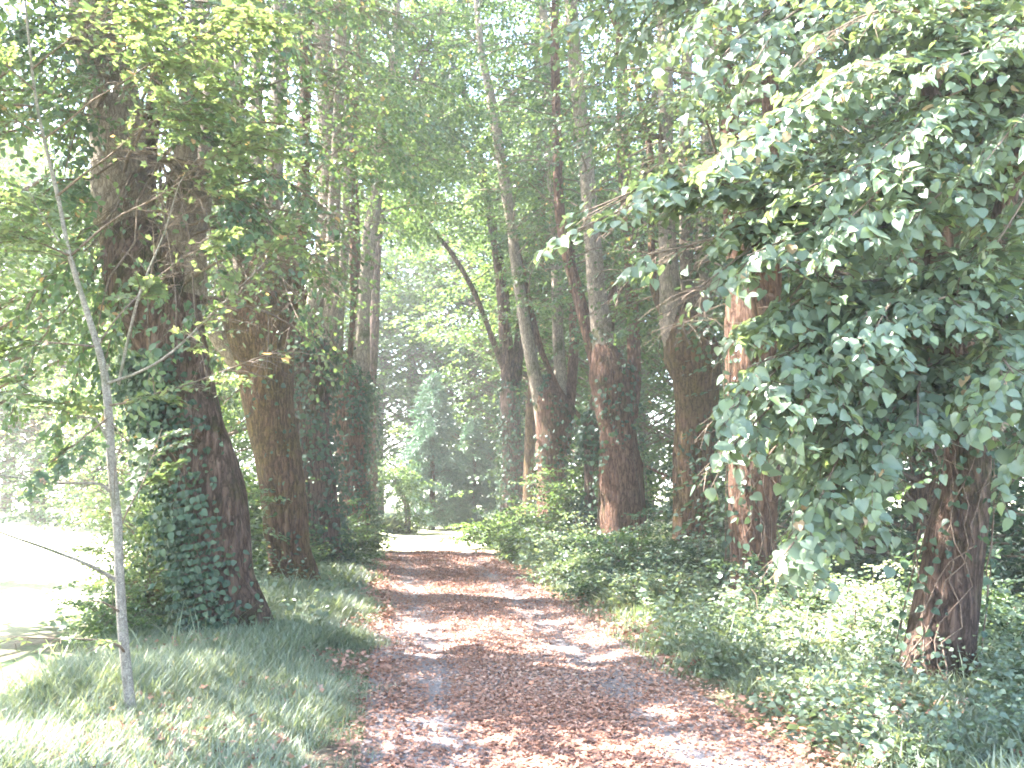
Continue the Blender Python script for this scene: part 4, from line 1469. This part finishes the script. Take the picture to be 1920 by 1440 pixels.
tag(bg_tree_mesh(211, 12, 3.3, .14, 120, 4.9, 9, 'simple', np.array([-3.7, 3.7, 0])), "lime of the left row standing beside the camera, its boughs over the lane", "tree", LIMB_GROUP)
tag(bg_tree_mesh(212, 10.5, 3.2, .14, 66, 2.6, 9, 'simple', np.array([-8.4, 5.2, 0])), "spreading tree at the meadow side left of the sapling, shading the grass", "tree", "trees standing behind the lane rows")
tag(bg_tree_mesh(213, 9.5, 2.6, .13, 90, 2.2, 9, 'simple', np.array([-7.6, 9.6, 0])), "small tree leaning in from the left border above the meadow", "tree", "trees standing behind the lane rows")
tag(bg_tree_mesh(214, 9, 2.7, .12, 100, 2.7, 9, 'simple', np.array([-8.5, 13.6, 0])), "small leafy tree on the meadow edge left behind the ivy-clad lime", "tree", "trees standing behind the lane rows")
tag(bg_tree_mesh(215, 10, 2.7, .13, 100, 2.4, 9, 'simple', np.array([-6.7, 18.6, 0])), "leafy tree on the meadow edge behind the gap between the two nearest left limes", "tree", "trees standing behind the lane rows")
# low sunlit hedge with a shaded hollow at the left end of the lane
lb, tb = Buf(), Buf()
rh = np.random.default_rng(95)
P0 = np.stack([rh.uniform(-1.1, 1.1, 340), rh.normal(0, .4, 340), 1.85 + rh.normal(0, .26, 340)], -1)
P0[:, 2] -= .09 * P0[:, 0] ** 2
P1 = np.stack([rh.choice([-1.05, .95], 300) + rh.normal(0, .25, 300), rh.normal(0, .35, 300), rh.uniform(.1, 1.7, 300)], -1)
PP = np.vstack([P0, P1])
az = rh.uniform(0, 6.28, len(PP))
put_sprays(lb, 'oval', PP, np.stack([np.cos(az), np.sin(az), rh.uniform(-.4, .2, len(PP))], -1), rh.uniform(.7, 1.1, len(PP)), spray_set(.5, .085, 2, 1.0, .3), None, rh, gaps=False)
for xx in (-1.1, -.95, .9, 1.0):
    tube(tb, [(xx, 0, -.1), (xx * .95, .05, .9), (xx * .5, 0, 1.7)], [.05, .04, .02], 6, .3)
he = empty("hedge", (-4.25, 29.0, 0))
tag(he, "arching overgrown hedge with a sunlit top and dark hollow left of the fir", "hedge")
lb.build("crown", MID, he)
tb.build("stems", TWIG, he, True)

# ------------------------------------------------------------------ sunlit summer haze
hb = Buf()
X0, X1, Y0, Y1, Z0, Z1 = -430, 430, -230, 730, -1.5, 27.0
hb.add([(X0, Y0, Z0), (X1, Y0, Z0), (X1, Y1, Z0), (X0, Y1, Z0), (X0, Y0, Z1), (X1, Y0, Z1), (X1, Y1, Z1), (X0, Y1, Z1)],
       [0, 3, 2, 1, 4, 5, 6, 7, 0, 1, 5, 4, 1, 2, 6, 5, 2, 3, 7, 6, 3, 0, 4, 7], [4] * 6)
hm, t = new_mat("pale haze")
pv = N(t, "ShaderNodeVolumePrincipled")
pv.inputs['Color'].default_value = (.97, .98, 1.0, 1)
pv.inputs['Density'].default_value = 0.0017
pv.inputs['Anisotropy'].default_value = 0.2
t.links.new(pv.outputs[0], N(t, "ShaderNodeOutputMaterial").inputs['Volume'])
tag(hb.build("haze", hm, rnd=False), "pale sunlit haze hanging between the trees", "haze", None, "stuff")
